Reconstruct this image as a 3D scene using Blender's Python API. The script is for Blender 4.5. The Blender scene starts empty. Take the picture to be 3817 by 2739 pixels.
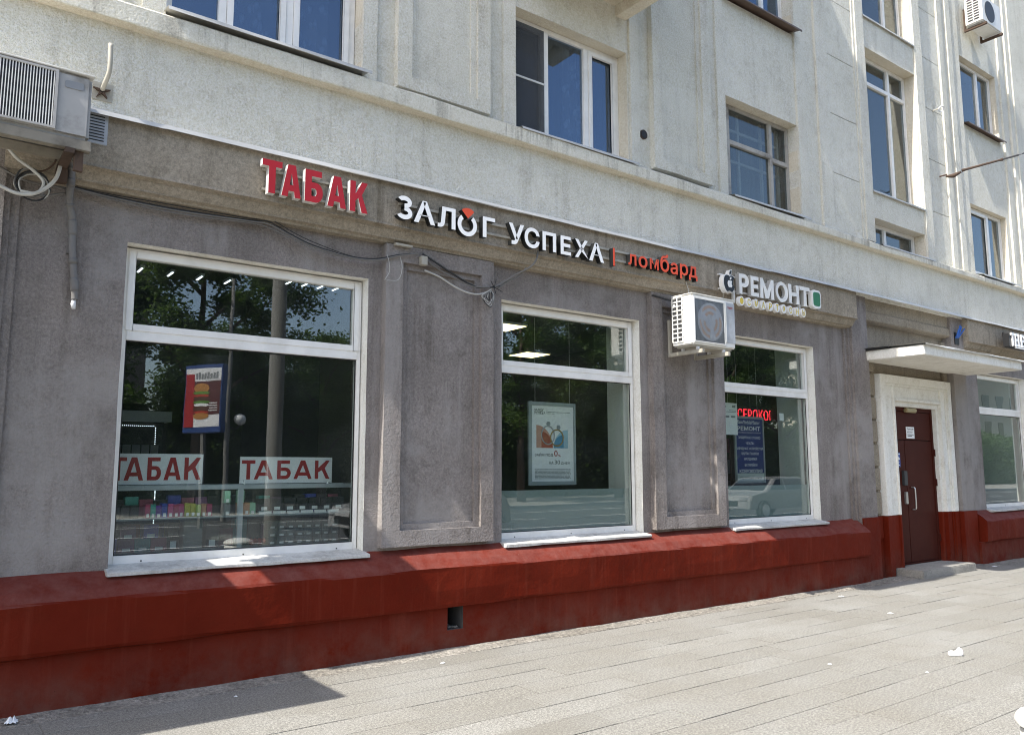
import bpy, bmesh, math, random
from mathutils import Vector, Matrix, noise
random.seed(7)
SC = bpy.context.scene
COL = SC.collection
# ------------------------------------------------------------------ camera
CAMP = Vector((0.0, -6.28, 1.55))
YAW, PITCH, ROLL = math.radians(36.59), math.radians(7.26), math.radians(-0.114)
_f = Vector((math.sin(YAW)*math.cos(PITCH), math.cos(YAW)*math.cos(PITCH), math.sin(PITCH)))
_r = Vector((math.cos(YAW), -math.sin(YAW), 0)); _u = _r.cross(_f)
R2 = math.cos(ROLL)*_r + math.sin(ROLL)*_u; U2 = -math.sin(ROLL)*_r + math.cos(ROLL)*_u
cd = bpy.data.cameras.new('Camera'); cam = bpy.data.objects.new('Camera', cd); COL.objects.link(cam)
cd.lens = 28.17; cd.sensor_width = 36; cd.sensor_fit = 'HORIZONTAL'; cd.clip_end = 2000; cd.clip_start = .05
m = Matrix((R2, U2, -_f)).transposed().to_4x4(); m.translation = CAMP; cam.matrix_world = m
SC.camera = cam
def in_view(p, mg=.06):
    v = Vector(p) - CAMP; d = v.dot(_f)
    if d < .3: return False
    k = 28.17/36
    return abs(v.dot(R2)/d*k) < .5+mg and abs(v.dot(U2)/d*k) < .5*2739/3817+mg
# ------------------------------------------------------------------ world, sun, exposure
TAND, SLOPE = .11, 1.27
SDIR = Vector((-1, -TAND, SLOPE)).normalized()
EL = math.asin(SDIR.z); ROT = math.atan2(SDIR.x, SDIR.y)
w = bpy.data.worlds.new('World'); SC.world = w; w.use_nodes = True
nt = w.node_tree; bg = nt.nodes['Background']
sky = nt.nodes.new('ShaderNodeTexSky'); sky.sky_type = 'NISHITA'; sky.sun_disc = False
sky.sun_elevation = EL; sky.sun_rotation = ROT; sky.air_density = 1.0; sky.dust_density = 2.2; sky.ozone_density = 1.0
nt.links.new(sky.outputs[0], bg.inputs[0]); bg.inputs[1].default_value = .15
sl = bpy.data.lights.new('sun', 'SUN'); sl.energy = 3.9; sl.angle = math.radians(.53); sl.color = (1, .965, .90)
so = bpy.data.objects.new('sun', sl); COL.objects.link(so); so.location = (-20, -5, 30)
so.rotation_euler = (-SDIR).to_track_quat('-Z', 'Y').to_euler()
SC.view_settings.view_transform = 'Standard'; SC.view_settings.look = 'None'
SC.view_settings.exposure = 1.15; SC.view_settings.gamma = 1
SC.cycles.use_denoising = True; SC.cycles.filter_width = 1.05
SC.cycles.max_bounces = 8; SC.cycles.transparent_max_bounces = 12
SC.cycles.sample_clamp_indirect = 6
# ------------------------------------------------------------------ materials
MATS = {}
class NT:
    def __init__(s, name):
        s.m = bpy.data.materials.new(name); s.m.use_nodes = True; s.t = s.m.node_tree
        s.b = s.t.nodes['Principled BSDF']; s.out = s.t.nodes['Material Output']; MATS[name] = s.m
        s.co = s.t.nodes.new('ShaderNodeTexCoord').outputs['Object']
    def n(s, typ, **kw):
        nd = s.t.nodes.new(typ)
        for k, v in kw.items():
            if k[0] == 'i' and k[1:].isdigit(): s.set(nd.inputs[int(k[1:])], v)
            elif k in nd.inputs and not hasattr(nd, k): s.set(nd.inputs[k], v)
            else: setattr(nd, k, v)
        return nd
    def set(s, sock, v):
        if isinstance(v, bpy.types.NodeSocket): s.t.links.new(v, sock)
        else:
            try: sock.default_value = v
            except Exception: sock.default_value = (*v, 1)
    def map(s, sc):
        return s.n('ShaderNodeMapping', i0=s.co, i3=sc).outputs[0]
    def noise(s, scale, detail=4, vec=None, rough=.55):
        return s.n('ShaderNodeTexNoise', i0=vec if vec is not None else s.co, i2=scale, i3=detail, i4=rough).outputs[0]
    def ramp(s, fac, a, b, ca=(0, 0, 0, 1), cb=(1, 1, 1, 1)):
        r = s.n('ShaderNodeValToRGB', i0=fac); e = r.color_ramp.elements
        e[0].position = a; e[0].color = ca; e[1].position = b; e[1].color = cb
        return r.outputs[0]
    def mix(s, fac, a, b, mode='MIX'):
        nd = s.n('ShaderNodeMix', data_type='RGBA', blend_type=mode)
        s.set(nd.inputs[0], fac); s.set(nd.inputs[6], a if not isinstance(a, tuple) or len(a) == 4 else (*a, 1))
        s.set(nd.inputs[7], b if not isinstance(b, tuple) or len(b) == 4 else (*b, 1)); return nd.outputs[2]
    def math(s, op, a, b=0, c=None):
        nd = s.n('ShaderNodeMath', operation=op, i0=a, i1=b)
        if c is not None: s.set(nd.inputs[2], c)
        return nd.outputs[0]
    def bump(s, h, strength=.5, dist=.005, prev=None):
        nd = s.n('ShaderNodeBump', Strength=strength, Distance=dist, Height=h)
        if prev is not None: s.set(nd.inputs['Normal'], prev)
        return nd.outputs[0]
    def fin(s, col=None, rough=None, nrm=None, metal=None, spec=None):
        if col is not None: s.set(s.b.inputs['Base Color'], col if not isinstance(col, tuple) or len(col) == 4 else (*col, 1))
        if rough is not None: s.set(s.b.inputs['Roughness'], rough)
        if nrm is not None: s.set(s.b.inputs['Normal'], nrm)
        if metal is not None: s.set(s.b.inputs['Metallic'], metal)
        if spec is not None: s.set(s.b.inputs['Specular IOR Level'], spec)
        return s.m

def plaster(name, c1, c2, dirt, dirt_amt=.5, streak=.4, bump=.6, bscale=70, dist=.006, patch=None, grain=.2):
    s = NT(name)
    big = s.noise(.9, 8, rough=.62); mid = s.noise(6, 9, rough=.68)
    col = s.mix(s.ramp(big, .36, .64), c1, c2)
    col = s.mix(s.math('MULTIPLY', s.ramp(mid, .50, .74), dirt_amt), col, dirt)
    st = s.noise(1, 6, s.map((8, 8, .35)), .62); st2 = s.noise(1.6, 4, s.map((1, 1, .8)))
    fac = s.math('MULTIPLY', s.math('MULTIPLY', s.ramp(st, .5, .70), s.ramp(st2, .42, .62)), streak)
    col = s.mix(fac, col, dirt)
    fine = s.noise(1, 5, s.map((60, 60, 3.0)), .6)
    col = s.mix(s.math('MULTIPLY', s.math('MULTIPLY', s.ramp(fine, .52, .7), s.ramp(s.noise(2.4, 3), .5, .62)), streak*.6), col, dirt)
    g1 = s.noise(bscale, 3, rough=.75); g2 = s.noise(bscale*2.6, 2, rough=.7)
    col = s.mix(grain, col, s.ramp(g1, .34, .66), 'OVERLAY'); col = s.mix(grain*.7, col, s.ramp(g2, .32, .68), 'OVERLAY')
    pit = s.n('ShaderNodeTexVoronoi', i0=s.co, i2=5.5).outputs[0]
    col = s.mix(s.math('MULTIPLY', s.ramp(pit, .03, .05, (1, 1, 1, 1), (0, 0, 0, 1)), .45), col, dirt)
    if patch:
        pv = s.noise(.6, 6, rough=.7); col = s.mix(s.math('MULTIPLY', s.ramp(pv, .50, .60), .7), col, patch)
        pw = s.noise(.8, 6, s.map((3.2, 3.2, .5)), .65); col = s.mix(s.math('MULTIPLY', s.ramp(pw, .52, .64), .65), col, patch)
    b1 = s.bump(s.noise(5, 4), .3, .025); b2 = s.bump(g1, bump, dist, b1)
    return s.fin(col, .92, b2, spec=.2)
plaster('plaster_light', (.715, .69, .595), (.80, .775, .68), (.40, .365, .30), .32, .42, 1.0, 50, .024, None, .30)
plaster('plaster_band', (.66, .632, .535), (.72, .69, .595), (.22, .20, .16), .3, 1.1, .8, 55, .012)
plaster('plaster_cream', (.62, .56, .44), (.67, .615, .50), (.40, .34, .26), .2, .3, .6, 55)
plaster('plaster_mauve', (.205, .180, .163), (.285, .253, .233), (.125, .107, .092), .5, .95, 1.0, 46, .016, (.345, .318, .297), .20)
plaster('plaster_fascia', (.285, .245, .186), (.355, .308, .244), (.145, .12, .086), .6, .8, .6, 40, .008)
plaster('plaster_door_bay', (.25, .21, .155), (.30, .26, .20), (.15, .122, .088), .5, .5, .5, 40)
plaster('paint_white_old', (.76, .735, .66), (.82, .80, .735), (.42, .37, .29), .4, .45, .4, 50, .005, None, .22)
plaster('concrete', (.26, .245, .215), (.33, .315, .285), (.15, .138, .12), .5, .2, .6, 50)
plaster('sill_stone', (.46, .45, .42), (.58, .57, .53), (.20, .19, .17), .7, .2, .5, 36, .006, None, .12)
plaster('mortar', (.20, .182, .152), (.29, .268, .23), (.09, .08, .068), .9, .0, 1, 26, .02, None, .35)

def red_paint():
    s = NT('paint_red')
    col = s.mix(s.ramp(s.noise(1.6, 7), .3, .7), (.108, .0095, .003), (.145, .016, .006))
    col = s.mix(s.math('MULTIPLY', s.ramp(s.noise(5, 9, rough=.7), .5, .75), .5), col, (.095, .014, .005))
    st = s.ramp(s.noise(1, 5, s.map((14, 14, .8))), .55, .75)
    col = s.mix(s.math('MULTIPLY', st, .4), col, (.20, .04, .022))
    # dust splashed up from the pavement in patches
    g = s.n('ShaderNodeSeparateXYZ', i0=s.co).outputs[2]
    low = s.math('MULTIPLY', s.n('ShaderNodeMapRange', i0=g, i1=.40, i2=.0, i3=.0, i4=1).outputs[0], s.ramp(s.noise(3.5, 8, rough=.7), .35, .7))
    col = s.mix(s.math('MULTIPLY', low, .75), col, (.15, .08, .06))
    nz_ = s.n('ShaderNodeSeparateXYZ', i0=s.n('ShaderNodeNewGeometry').outputs['True Normal']).outputs[2]
    dust = s.math('MULTIPLY', s.ramp(nz_, .35, .6), s.ramp(s.noise(9, 7, rough=.7), .2, .7))
    col = s.mix(s.math('MULTIPLY', dust, .5), col, (.22, .10, .085))
    chip = s.math('MULTIPLY', s.ramp(s.noise(16, 6, rough=.75), .69, .72), s.ramp(s.noise(1.3, 3), .45, .6))
    col = s.mix(s.math('MULTIPLY', chip, .7), col, (.24, .12, .09))
    blis = s.n('ShaderNodeTexVoronoi', i0=s.co, i2=11).outputs[0]
    msk = s.math('MULTIPLY', s.ramp(blis, .0, .07, (1, 1, 1, 1), (0, 0, 0, 1)), s.ramp(s.noise(.9, 3), .5, .62))
    b = s.bump(s.noise(4, 6), .6, .025); b = s.bump(s.noise(55, 4), .3, .003, b)
    b = s.bump(s.noise(1, 4, s.map((40, 40, 3))), .25, .004, b)
    b = s.bump(msk, .8, .006, b)
    s.fin(col, s.n('ShaderNodeMapRange', i0=s.noise(12, 4), i3=.5, i4=.75).outputs[0], b, spec=.08)
red_paint()

def simple(name, c, rough=.5, metal=0, var=.12, vs=6, bump=0, bs=60, spec=None, dirt=None, da=.5):
    s = NT(name)
    d = tuple(x*(1-var) for x in c)
    col = s.mix(s.ramp(s.noise(vs, 6), .35, .7), c, d)
    if dirt: col = s.mix(s.math('MULTIPLY', s.ramp(s.noise(4, 9, rough=.7), .5, .72), da), col, dirt)
    n = s.bump(s.noise(bs, 3), bump, .003) if bump else None
    return s.fin(col, rough, n, metal, spec)
simple('pvc', (.86, .84, .79), .32, dirt=(.55, .52, .46), da=.35)
simple('pvc_old', (.66, .66, .62), .45, dirt=(.35, .31, .25), da=.6)
simple('wood_old', (.42, .40, .36), .8, dirt=(.12, .10, .08), da=.9, bump=.6)
simple('ac_white', (.82, .80, .74), .38, dirt=(.55, .53, .48), da=.3)
simple('moire_copper', (.60, .33, .15), .4, .2)
simple('ac_grey', (.46, .48, .50), .45, dirt=(.22, .21, .19), da=.5)
simple('ac_dirty', (.40, .39, .37), .5, dirt=(.16, .145, .12), da=.8)
simple('black', (.012, .012, .013), .45)
simple('air_hole_shade', (.07, .065, .06), .95, dirt=(.03, .03, .03), da=.8, bump=.8, bs=30)  # reveal colour darkened to stand in for the shade inside the hole
simple('dark_hole', (.02, .02, .02), .9)
simple('metal_dark', (.06, .06, .062), .5, .3)
simple('rust', (.085, .052, .034), .85, dirt=(.035, .025, .018), da=.9, bump=.5)
simple('beige_metal', (.44, .41, .34), .55, dirt=(.20, .17, .13), da=.7)
simple('flashing', (.56, .55, .52), .45, .1, dirt=(.35, .36, .37), da=.5, vs=2)
simple('rail_dirty', (.25, .225, .18), .6, dirt=(.09, .075, .055), da=.8)
simple('flashing_brown', (.13, .09, .07), .5, dirt=(.05, .04, .03))
simple('sign_red', (.42, .010, .016), .35, var=.06)
simple('sign_side_white', (.74, .72, .67), .45, dirt=(.5, .48, .44), da=.4)
simple('sign_white', (.90, .89, .87), .3, var=.03)
simple('sign_black_side', (.012, .013, .013), .4)
simple('sign_orange', (.72, .075, .018), .35, var=.06)
simple('sign_milky', (.86, .845, .80), .45, dirt=(.6, .57, .52), da=.4)
simple('sign_side_grey', (.40, .39, .36), .5, dirt=(.25, .24, .22), da=.5)
simple('sign_green', (.01, .17, .055), .4)
simple('sign_yellow', (.70, .52, .06), .45)
simple('print_red', (.38, .012, .016), .5, var=.05)
simple('board_white', (.88, .87, .86), .45, var=.04)
simple('print_black', (.02, .022, .025), .5)
simple('print_grey', (.25, .26, .27), .5)
simple('poster_white', (.88, .88, .88), .45, var=.04)
simple('poster_frame', (.36, .40, .41), .4, var=.1)
simple('poster_blue', (.012, .018, .17), .45)
simple('print_white', (.75, .75, .76), .5)
simple('print_orange', (.45, .10, .05), .5)
simple('print_orange_pale', (.62, .33, .24), .5)
simple('print_blue', (.10, .30, .48), .5)
simple('print_blue_pale', (.40, .58, .68), .5)
simple('gold', (.45, .30, .10), .35, .4)
simple('silver', (.50, .51, .53), .3, .5)
simple('door_brown', (.064, .016, .011), .5, dirt=(.07, .024, .017), da=.3, spec=.06)
simple('steel', (.62, .62, .60), .28, .8)
simple('brass', (.45, .36, .20), .4, .6)
simple('sticker_blue', (.03, .07, .30), .5)
simple('cable_grey', (.17, .16, .145), .6)
simple('cable_white', (.50, .49, .45), .5, dirt=(.25, .23, .2), da=.6)
simple('cable_black', (.02, .02, .02), .55)
simple('foam_wrap', (.20, .19, .18), .85, dirt=(.07, .065, .06), da=.9, bump=.9, bs=40)
simple('blue_tube', (.02, .11, .42), .45)
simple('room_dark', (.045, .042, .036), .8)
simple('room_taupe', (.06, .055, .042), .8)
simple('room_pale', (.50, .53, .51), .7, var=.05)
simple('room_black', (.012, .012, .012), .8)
simple('room_floor', (.12, .11, .10), .6)
simple('shelf_grey', (.30, .32, .33), .4)
simple('case_frame', (.55, .58, .60), .35, .2)
simple('curtain_wall', (.30, .34, .38), .8)
simple('paper', (.86, .86, .85), .7, var=.03)
simple('bark', (.10, .075, .055), .95, bump=.8, bs=25)
simple('asphalt', (.055, .055, .057), .9, bump=.5, bs=120)
simple('road_paint', (.70, .70, .68), .7)
simple('kerb_stone', (.33, .33, .32), .9, bump=.4)
simple('pole_concrete', (.20, .195, .18), .9, dirt=(.2, .19, .18))
simple('car_white', (.30, .30, .30), .2)
simple('tyre', (.02, .02, .02), .9)
simple('car_glass', (.02, .025, .03), .05)
simple('lamp_globe', (.82, .82, .8), .3)
simple('billboard_blue', (.02, .06, .22), .4)
simple('billboard_dark', (.10, .015, .015), .5)
simple('bun', (.50, .22, .05), .6)
simple('lettuce', (.12, .28, .03), .6)
simple('patty', (.10, .04, .02), .7)
simple('tomato', (.50, .04, .02), .5)
simple('far_cream', (.66, .60, .46), .9)
simple('far_roof', (.08, .085, .09), .8)
simple('far_brick', (.16, .14, .11), .9)
simple('chair_dark', (.03, .035, .04), .7)
simple('tulle_dark', (.025, .035, .055), .9)
for i, c in enumerate([(.30, .04, .10), (.08, .02, .20), (.03, .05, .30), (.40, .06, .18), (.35, .33, .06), (.05, .25, .22), (.40, .20, .12), (.28, .36, .10), (.02, .02, .025), (.16, .06, .14), (.03, .20, .22), (.22, .05, .09), (.16, .17, .17), (.22, .40, .28)]):
    simple('box%d' % i, tuple(min(.8, x*1.1) for x in c), .45, var=.2)

def emit(name, c, k):
    s = NT(name); e = s.n('ShaderNodeEmission', i0=(*c, 1), i1=k); s.t.links.new(e.outputs[0], s.out.inputs[0])
emit('case_fill', (.9, .95, 1), 5.0); emit('lamp_white', (.85, .92, 1), 2.5); emit('lamp_warm', (1, .80, .42), 2.2); emit('led_red', (1, .03, .05), 1.5); emit('led_dot', (.8, .9, 1), 2.2)

def glass(name, f0, tint=(1, 1, 1), rough=0.0, wav=.0, refl_tint=(1, 1, 1), dust=.005):
    s = NT(name)
    lw = s.n('ShaderNodeLayerWeight', Blend=.5).outputs['Facing']
    p = s.math('POWER', lw, 5.0); fac = s.math('MULTIPLY_ADD', p, 1-f0, f0)
    g = s.n('ShaderNodeBsdfGlossy', Roughness=rough); g.inputs[0].default_value = (*refl_tint, 1)
    if wav: s.set(g.inputs['Normal'], s.bump(s.noise(1.3, 2), wav, .02))
    t = s.n('ShaderNodeBsdfTransparent'); t.inputs[0].default_value = (*tint, 1)
    mx = s.n('ShaderNodeMixShader', i0=fac, i1=t.outputs[0], i2=g.outputs[0])
    dd = s.n('ShaderNodeBsdfDiffuse'); dd.inputs[0].default_value = (.50, .55, .52, 1)      # thin street dust on the pane
    df = s.math('MULTIPLY_ADD', s.ramp(s.noise(2.2, 6, rough=.65), .4, .7), .014, dust)
    m2 = s.n('ShaderNodeMixShader', i0=df, i1=mx.outputs[0], i2=dd.outputs[0]); s.t.links.new(m2.outputs[0], s.out.inputs[0])
glass('glass', .095, (.88, .92, .90), 0, .03); glass('glass_grey', .08, (.66, .70, .70), 0, .06, (.94, .97, 1)); glass('glass_up', .15, (.55, .62, .68), 0, .05, (.66, .80, 1)); glass('glass_case', .03, (.95, .97, .96))  # glass_up: blue of the sky put into its reflection tint
def film(name, c, tr):
    s = NT(name); d = s.n('ShaderNodeBsdfDiffuse'); d.inputs[0].default_value = (*c, 1)
    t = s.n('ShaderNodeBsdfTransparent'); mx = s.n('ShaderNodeMixShader', i0=tr, i1=d.outputs[0], i2=t.outputs[0])
    s.t.links.new(mx.outputs[0], s.out.inputs[0])
film('film_frost', (.34, .40, .39), .35); film('screen_mesh', (.09, .095, .10), .45)
def tulle():
    s = NT('tulle'); d = s.n('ShaderNodeBsdfDiffuse'); d.inputs[0].default_value = (.80, .82, .85, 1)
    t = s.n('ShaderNodeBsdfTransparent')
    v = s.n('ShaderNodeTexVoronoi', i0=s.map((1.0, 1, .6)), i2=13)
    wv = s.n('ShaderNodeTexWave', i0=s.co, i1=3, i2=8)
    f = s.math('MULTIPLY_ADD', s.ramp(v.outputs[0], .18, .46), .4, .42)
    mx = s.n('ShaderNodeMixShader', i0=f, i1=d.outputs[0], i2=t.outputs[0]); s.t.links.new(mx.outputs[0], s.out.inputs[0])
tulle()
def paving():
    s = NT('granite_slab')
    oi = s.n('ShaderNodeObjectInfo').outputs['Random']
    gl = s.n('ShaderNodeVectorMath', operation='ADD', i0=s.co, i1=s.n('ShaderNodeObjectInfo').outputs['Location']).outputs[0]
    base = s.mix(oi, (.215, .207, .184), (.252, .245, .222))
    base = s.mix(s.math('MULTIPLY', s.ramp(s.noise(1.1, 7, gl, .65), .40, .70), .6), base, (.195, .180, .150))
    sp = s.noise(62, 4, gl, .8); base = s.mix(.30, base, s.ramp(sp, .40, .60), 'OVERLAY')
    sp2 = s.noise(170, 2, gl, .7); base = s.mix(.34, base, s.ramp(sp2, .36, .64), 'OVERLAY')
    spot = s.n('ShaderNodeTexVoronoi', i0=gl, i2=2.3).outputs[0]
    base = s.mix(s.math('MULTIPLY', s.ramp(spot, .018, .03, (1, 1, 1, 1), (0, 0, 0, 1)), .4), base, (.12, .11, .10))
    gum = s.n('ShaderNodeTexVoronoi', i0=gl, i2=1.25, Randomness=1.0).outputs[0]
    base = s.mix(s.math('MULTIPLY', s.ramp(gum, .022, .03, (1, 1, 1, 1), (0, 0, 0, 1)), .45), base, (.10, .095, .085))
    sm = s.math('MULTIPLY', s.ramp(s.noise(.7, 8, s.n('ShaderNodeMapping', i0=gl, i3=(.5, 1.6, 1)).outputs[0], .7), .53, .66), .35)
    base = s.mix(sm, base, (.16, .148, .122))
    s.fin(base, .85, s.bump(sp, .3, .003), spec=.2)
paving()
def leafmat(name, a, b):
    s = NT(name)
    oi = s.n('ShaderNodeNewGeometry').outputs['Random Per Island']
    col = s.mix(oi, a, b)
    s.fin(col, .6, spec=.3)
    tr = s.n('ShaderNodeBsdfTranslucent'); s.set(tr.inputs[0], s.mix(.5, col, (.12, .20, .02)))
    mx = s.n('ShaderNodeMixShader', i0=.45, i1=s.b.outputs[0], i2=tr.outputs[0]); s.t.links.new(mx.outputs[0], s.out.inputs[0])
leafmat('leaf', (.055, .11, .025), (.11, .18, .045)); leafmat('leaf_dark', (.045, .09, .025), (.085, .145, .045))
def led_grille():
    # polished thin heat exchanger fins: metal that mirrors the street in streaks
    s = NT('fin_metal')
    s.fin((.55, .56, .58), .3, None, .85)
led_grille()
# ------------------------------------------------------------------ layout tables
BALC = [(-3.1, -.4, 1.0)]
HEDGE = True
BOLL = (3.752, -4.94)
TREES = [(lambda a, b: a, 8.5, -25.0, 1.05, 'tall leafy tree left of the pole in the first window reflection'),
         (lambda a, b: b, 14.5, -27.0, .9, 'low tree right of the pole in the first window reflection'),
         (lambda a, b: b, 18.5, -28.0, .85, 'small tree between the first and second window reflections'),
         (lambda a, b: a, 24.0, -25.0, .95, 'tall tree filling the left of the second window reflection'),
         (lambda a, b: a, 31.5, -26.0, 1.0, 'tall tree filling the right of the second window reflection'),
         (lambda a, b: a, 40.0, -25.0, 1.0, 'tall tree filling the left of the third window reflection'),
         (lambda a, b: a, 48.0, -27.0, .95, 'tall tree filling the right of the third window reflection'),
         (lambda a, b: a, 2.0, -27.0, 1.0, 'tall tree before the brick building across the street'),
         (lambda a, b: b, 11.5, -31.0, 1.0, 'low tree behind the street lamp across the street'),
         (lambda a, b: b, 17.0, -33.0, 1.0, 'low tree in the gap right of the pole, back row'),
         (lambda a, b: a, 21.0, -37.0, .8, 'tree in the back row left of the second window reflection'),
         (lambda a, b: a, 28.0, -36.0, .9, 'tree in the back row middle of the second window reflection'),
         (lambda a, b: a, 35.5, -35.0, .95, 'tree in the back row between second and third reflections'),
         (lambda a, b: a, 44.0, -37.0, 1.0, 'tree in the back row middle of the third window reflection'),
         (lambda a, b: a, 53.0, -36.0, 1.0, 'tree in the back row right of the third window reflection')]
# ------------------------------------------------------------------ mesh helpers
def nz(x, y, z, f=1.0):
    return noise.noise(Vector((x*f+3.1, y*f+7.7, z*f-2.2)))
class MB:
    def __init__(s): s.v = []; s.f = []; s.m = []
    def quad(s, a, b, c, d, mi=0):
        i = len(s.v); s.v += [a, b, c, d]; s.f.append((i, i+1, i+2, i+3)); s.m.append(mi); return s
    def poly(s, pts, mi=0):
        i = len(s.v); s.v += list(pts); s.f.append(tuple(range(i, i+len(pts)))); s.m.append(mi); return s
    def box(s, x0, x1, y0, y1, z0, z1, mi=0, jit=0):
        i = len(s.v)
        P = [(x, y, z) for x in (x0, x1) for y in (y0, y1) for z in (z0, z1)]
        if jit: P = [(x+random.uniform(-jit, jit), y+random.uniform(-jit, jit), z+random.uniform(-jit, jit)) for x, y, z in P]
        s.v += P
        for f in ((0, 1, 3, 2), (4, 6, 7, 5), (0, 4, 5, 1), (2, 3, 7, 6), (0, 2, 6, 4), (1, 5, 7, 3)):
            s.f.append(tuple(i+k for k in f)); s.m.append(mi)
        return s
    def tube(s, path, r, n=8, mi=0, cap=True):
        path = [Vector(p) for p in path]; base = len(s.v); k = len(path); prev = None
        for j, p in enumerate(path):
            t = (path[min(j+1, k-1)]-path[max(j-1, 0)]).normalized()
            if prev is None: a = t.orthogonal().normalized()
            else:
                a = (prev - t*prev.dot(t))
                a = a.normalized() if a.length > 1e-6 else t.orthogonal().normalized()
            prev = a; b = t.cross(a); rr = r[j] if isinstance(r, (list, tuple)) else r
            for q in range(n):
                an = 2*math.pi*q/n; s.v.append(tuple(p+(a*math.cos(an)+b*math.sin(an))*rr))
        for j in range(k-1):
            for q in range(n):
                s.f.append((base+j*n+q, base+j*n+(q+1) % n, base+(j+1)*n+(q+1) % n, base+(j+1)*n+q)); s.m.append(mi)
        if cap:
            s.f.append(tuple(base+q for q in range(n))[::-1]); s.m.append(mi)
            s.f.append(tuple(base+(k-1)*n+q for q in range(n))); s.m.append(mi)
        return s
    def prism(s, pts, y0, y1, mf=0, ms=0):
        """outline in x,z (counter-clockwise seen from -y), extruded from y0 (front) to y1"""
        i = len(s.v); n = len(pts)
        s.v += [(x, y0, z) for x, z in pts]+[(x, y1, z) for x, z in pts]
        s.f.append(tuple(range(i, i+n))); s.m.append(mf)
        s.f.append(tuple(range(i+2*n-1, i+n-1, -1))); s.m.append(ms)
        for k in range(n):
            q = (k+1) % n; s.f.append((i+k, i+n+k, i+n+q, i+q)); s.m.append(ms)
        return s
    def disc(s, cx, cz, rx, rz, y0, y1, n=24, mf=0, ms=0):
        return s.prism([(cx+rx*math.cos(2*math.pi*k/n), cz+rz*math.sin(2*math.pi*k/n)) for k in range(n)], y0, y1, mf, ms)
    def profile(s, prof, x0, x1, step=.12, jit=.003, fr=2.5, mi=0, caps=True, mis=None):
        """open section (y,z) from top to bottom swept along x, edges slightly uneven"""
        n = max(1, int((x1-x0)/step)); base = len(s.v); k = len(prof)
        for j in range(n+1):
            x = x0+(x1-x0)*j/n
            for q, (y, z) in enumerate(prof):
                s.v.append((x, y+jit*nz(x, q*3.3, 0, fr)*1.6, z+jit*nz(x, q*5.1, 9, fr)*1.6))
        for j in range(n):
            for q in range(k-1):
                a = base+j*k+q; s.f.append((a, a+1, a+k+1, a+k)); s.m.append(mis[q] if mis else mi)
        if caps:
            s.f.append(tuple(base+q for q in range(k))[::-1]); s.m.append(mi)
            s.f.append(tuple(base+n*k+q for q in range(k))); s.m.append(mi)
        return s
    def wall(s, x0, x1, z0, z1, y, holes=(), step=.16, jit=.003, ret=.12, mi=0, mr=1, ej=.005):
        """uneven wall face with real openings; holes = (x0,x1,z0,z1,depth)"""
        def cuts(a, b, extra):
            e = sorted(set([round(a, 4), round(b, 4)]+[round(t, 4) for t in extra if a < t < b])); o = []
            for p, q in zip(e, e[1:]):
                n = max(1, int(round((q-p)/step))); o += [p+(q-p)*k/n for k in range(n)]
            return o+[e[-1]]
        X = cuts(x0, x1, [h[0] for h in holes]+[h[1] for h in holes]); Z = cuts(z0, z1, [h[2] for h in holes]+[h[3] for h in holes])
        hx = {round(t, 3) for h in holes for t in h[:2]} | {round(x0, 3), round(x1, 3)}; hz = {round(t, 3) for h in holes for t in h[2:4]} | {round(z0, 3), round(z1, 3)}
        idx = {}
        def V(i, j):
            if (i, j) not in idx:
                x, z = X[i], Z[j]; dx = dz = 0
                if round(x, 3) in hx: dx = ej*nz(x, z, 5, 4)
                if round(z, 3) in hz: dz = ej*nz(x, z, 15, 4)
                idx[i, j] = len(s.v); s.v.append((x+dx, y+jit*nz(x, 0, z, 1.7)*1.6, z+dz))
            return idx[i, j]
        def inh(i, j):
            cx, cz = (X[i]+X[i+1])/2, (Z[j]+Z[j+1])/2
            for h in holes:
                if h[0] < cx < h[1] and h[2] < cz < h[3]: return h
        nx, nzz = len(X)-1, len(Z)-1
        def back(vi, d):
            p = s.v[vi]; s.v.append((p[0], y+d, p[2])); return len(s.v)-1
        for i in range(nx):
            for j in range(nzz):
                if inh(i, j): continue
                s.f.append((V(i, j), V(i+1, j), V(i+1, j+1), V(i, j+1))); s.m.append(mi)
                for (di, dj, a, b) in ((-1, 0, (i, j+1), (i, j)), (1, 0, (i+1, j), (i+1, j+1)), (0, -1, (i, j), (i+1, j)), (0, 1, (i+1, j+1), (i, j+1))):
                    ii, jj = i+di, j+dj
                    if 0 <= ii < nx and 0 <= jj < nzz:
                        h = inh(ii, jj)
                        if not h: continue
                        d, mm = h[4], mr
                    else:
                        if not ret: continue
                        d, mm = ret, mi
                    va, vb = V(*a), V(*b); wb, wa = back(vb, d), back(va, d)
                    s.f.append((vb, va, wa, wb)); s.m.append(mm)
        return s
    def xf(s, M):
        s.v = [tuple(M @ Vector(p)) for p in s.v]; return s
    def mesh(s, name, mats, smooth=False):
        me = bpy.data.meshes.new(name); me.from_pydata([tuple(p) for p in s.v], [], s.f)
        if isinstance(mats, str): mats = [mats]
        for mm in mats: me.materials.append(MATS[mm])
        me.polygons.foreach_set('material_index', s.m)
        if smooth: me.polygons.foreach_set('use_smooth', [True]*len(me.polygons))
        me.update(); return me
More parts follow.
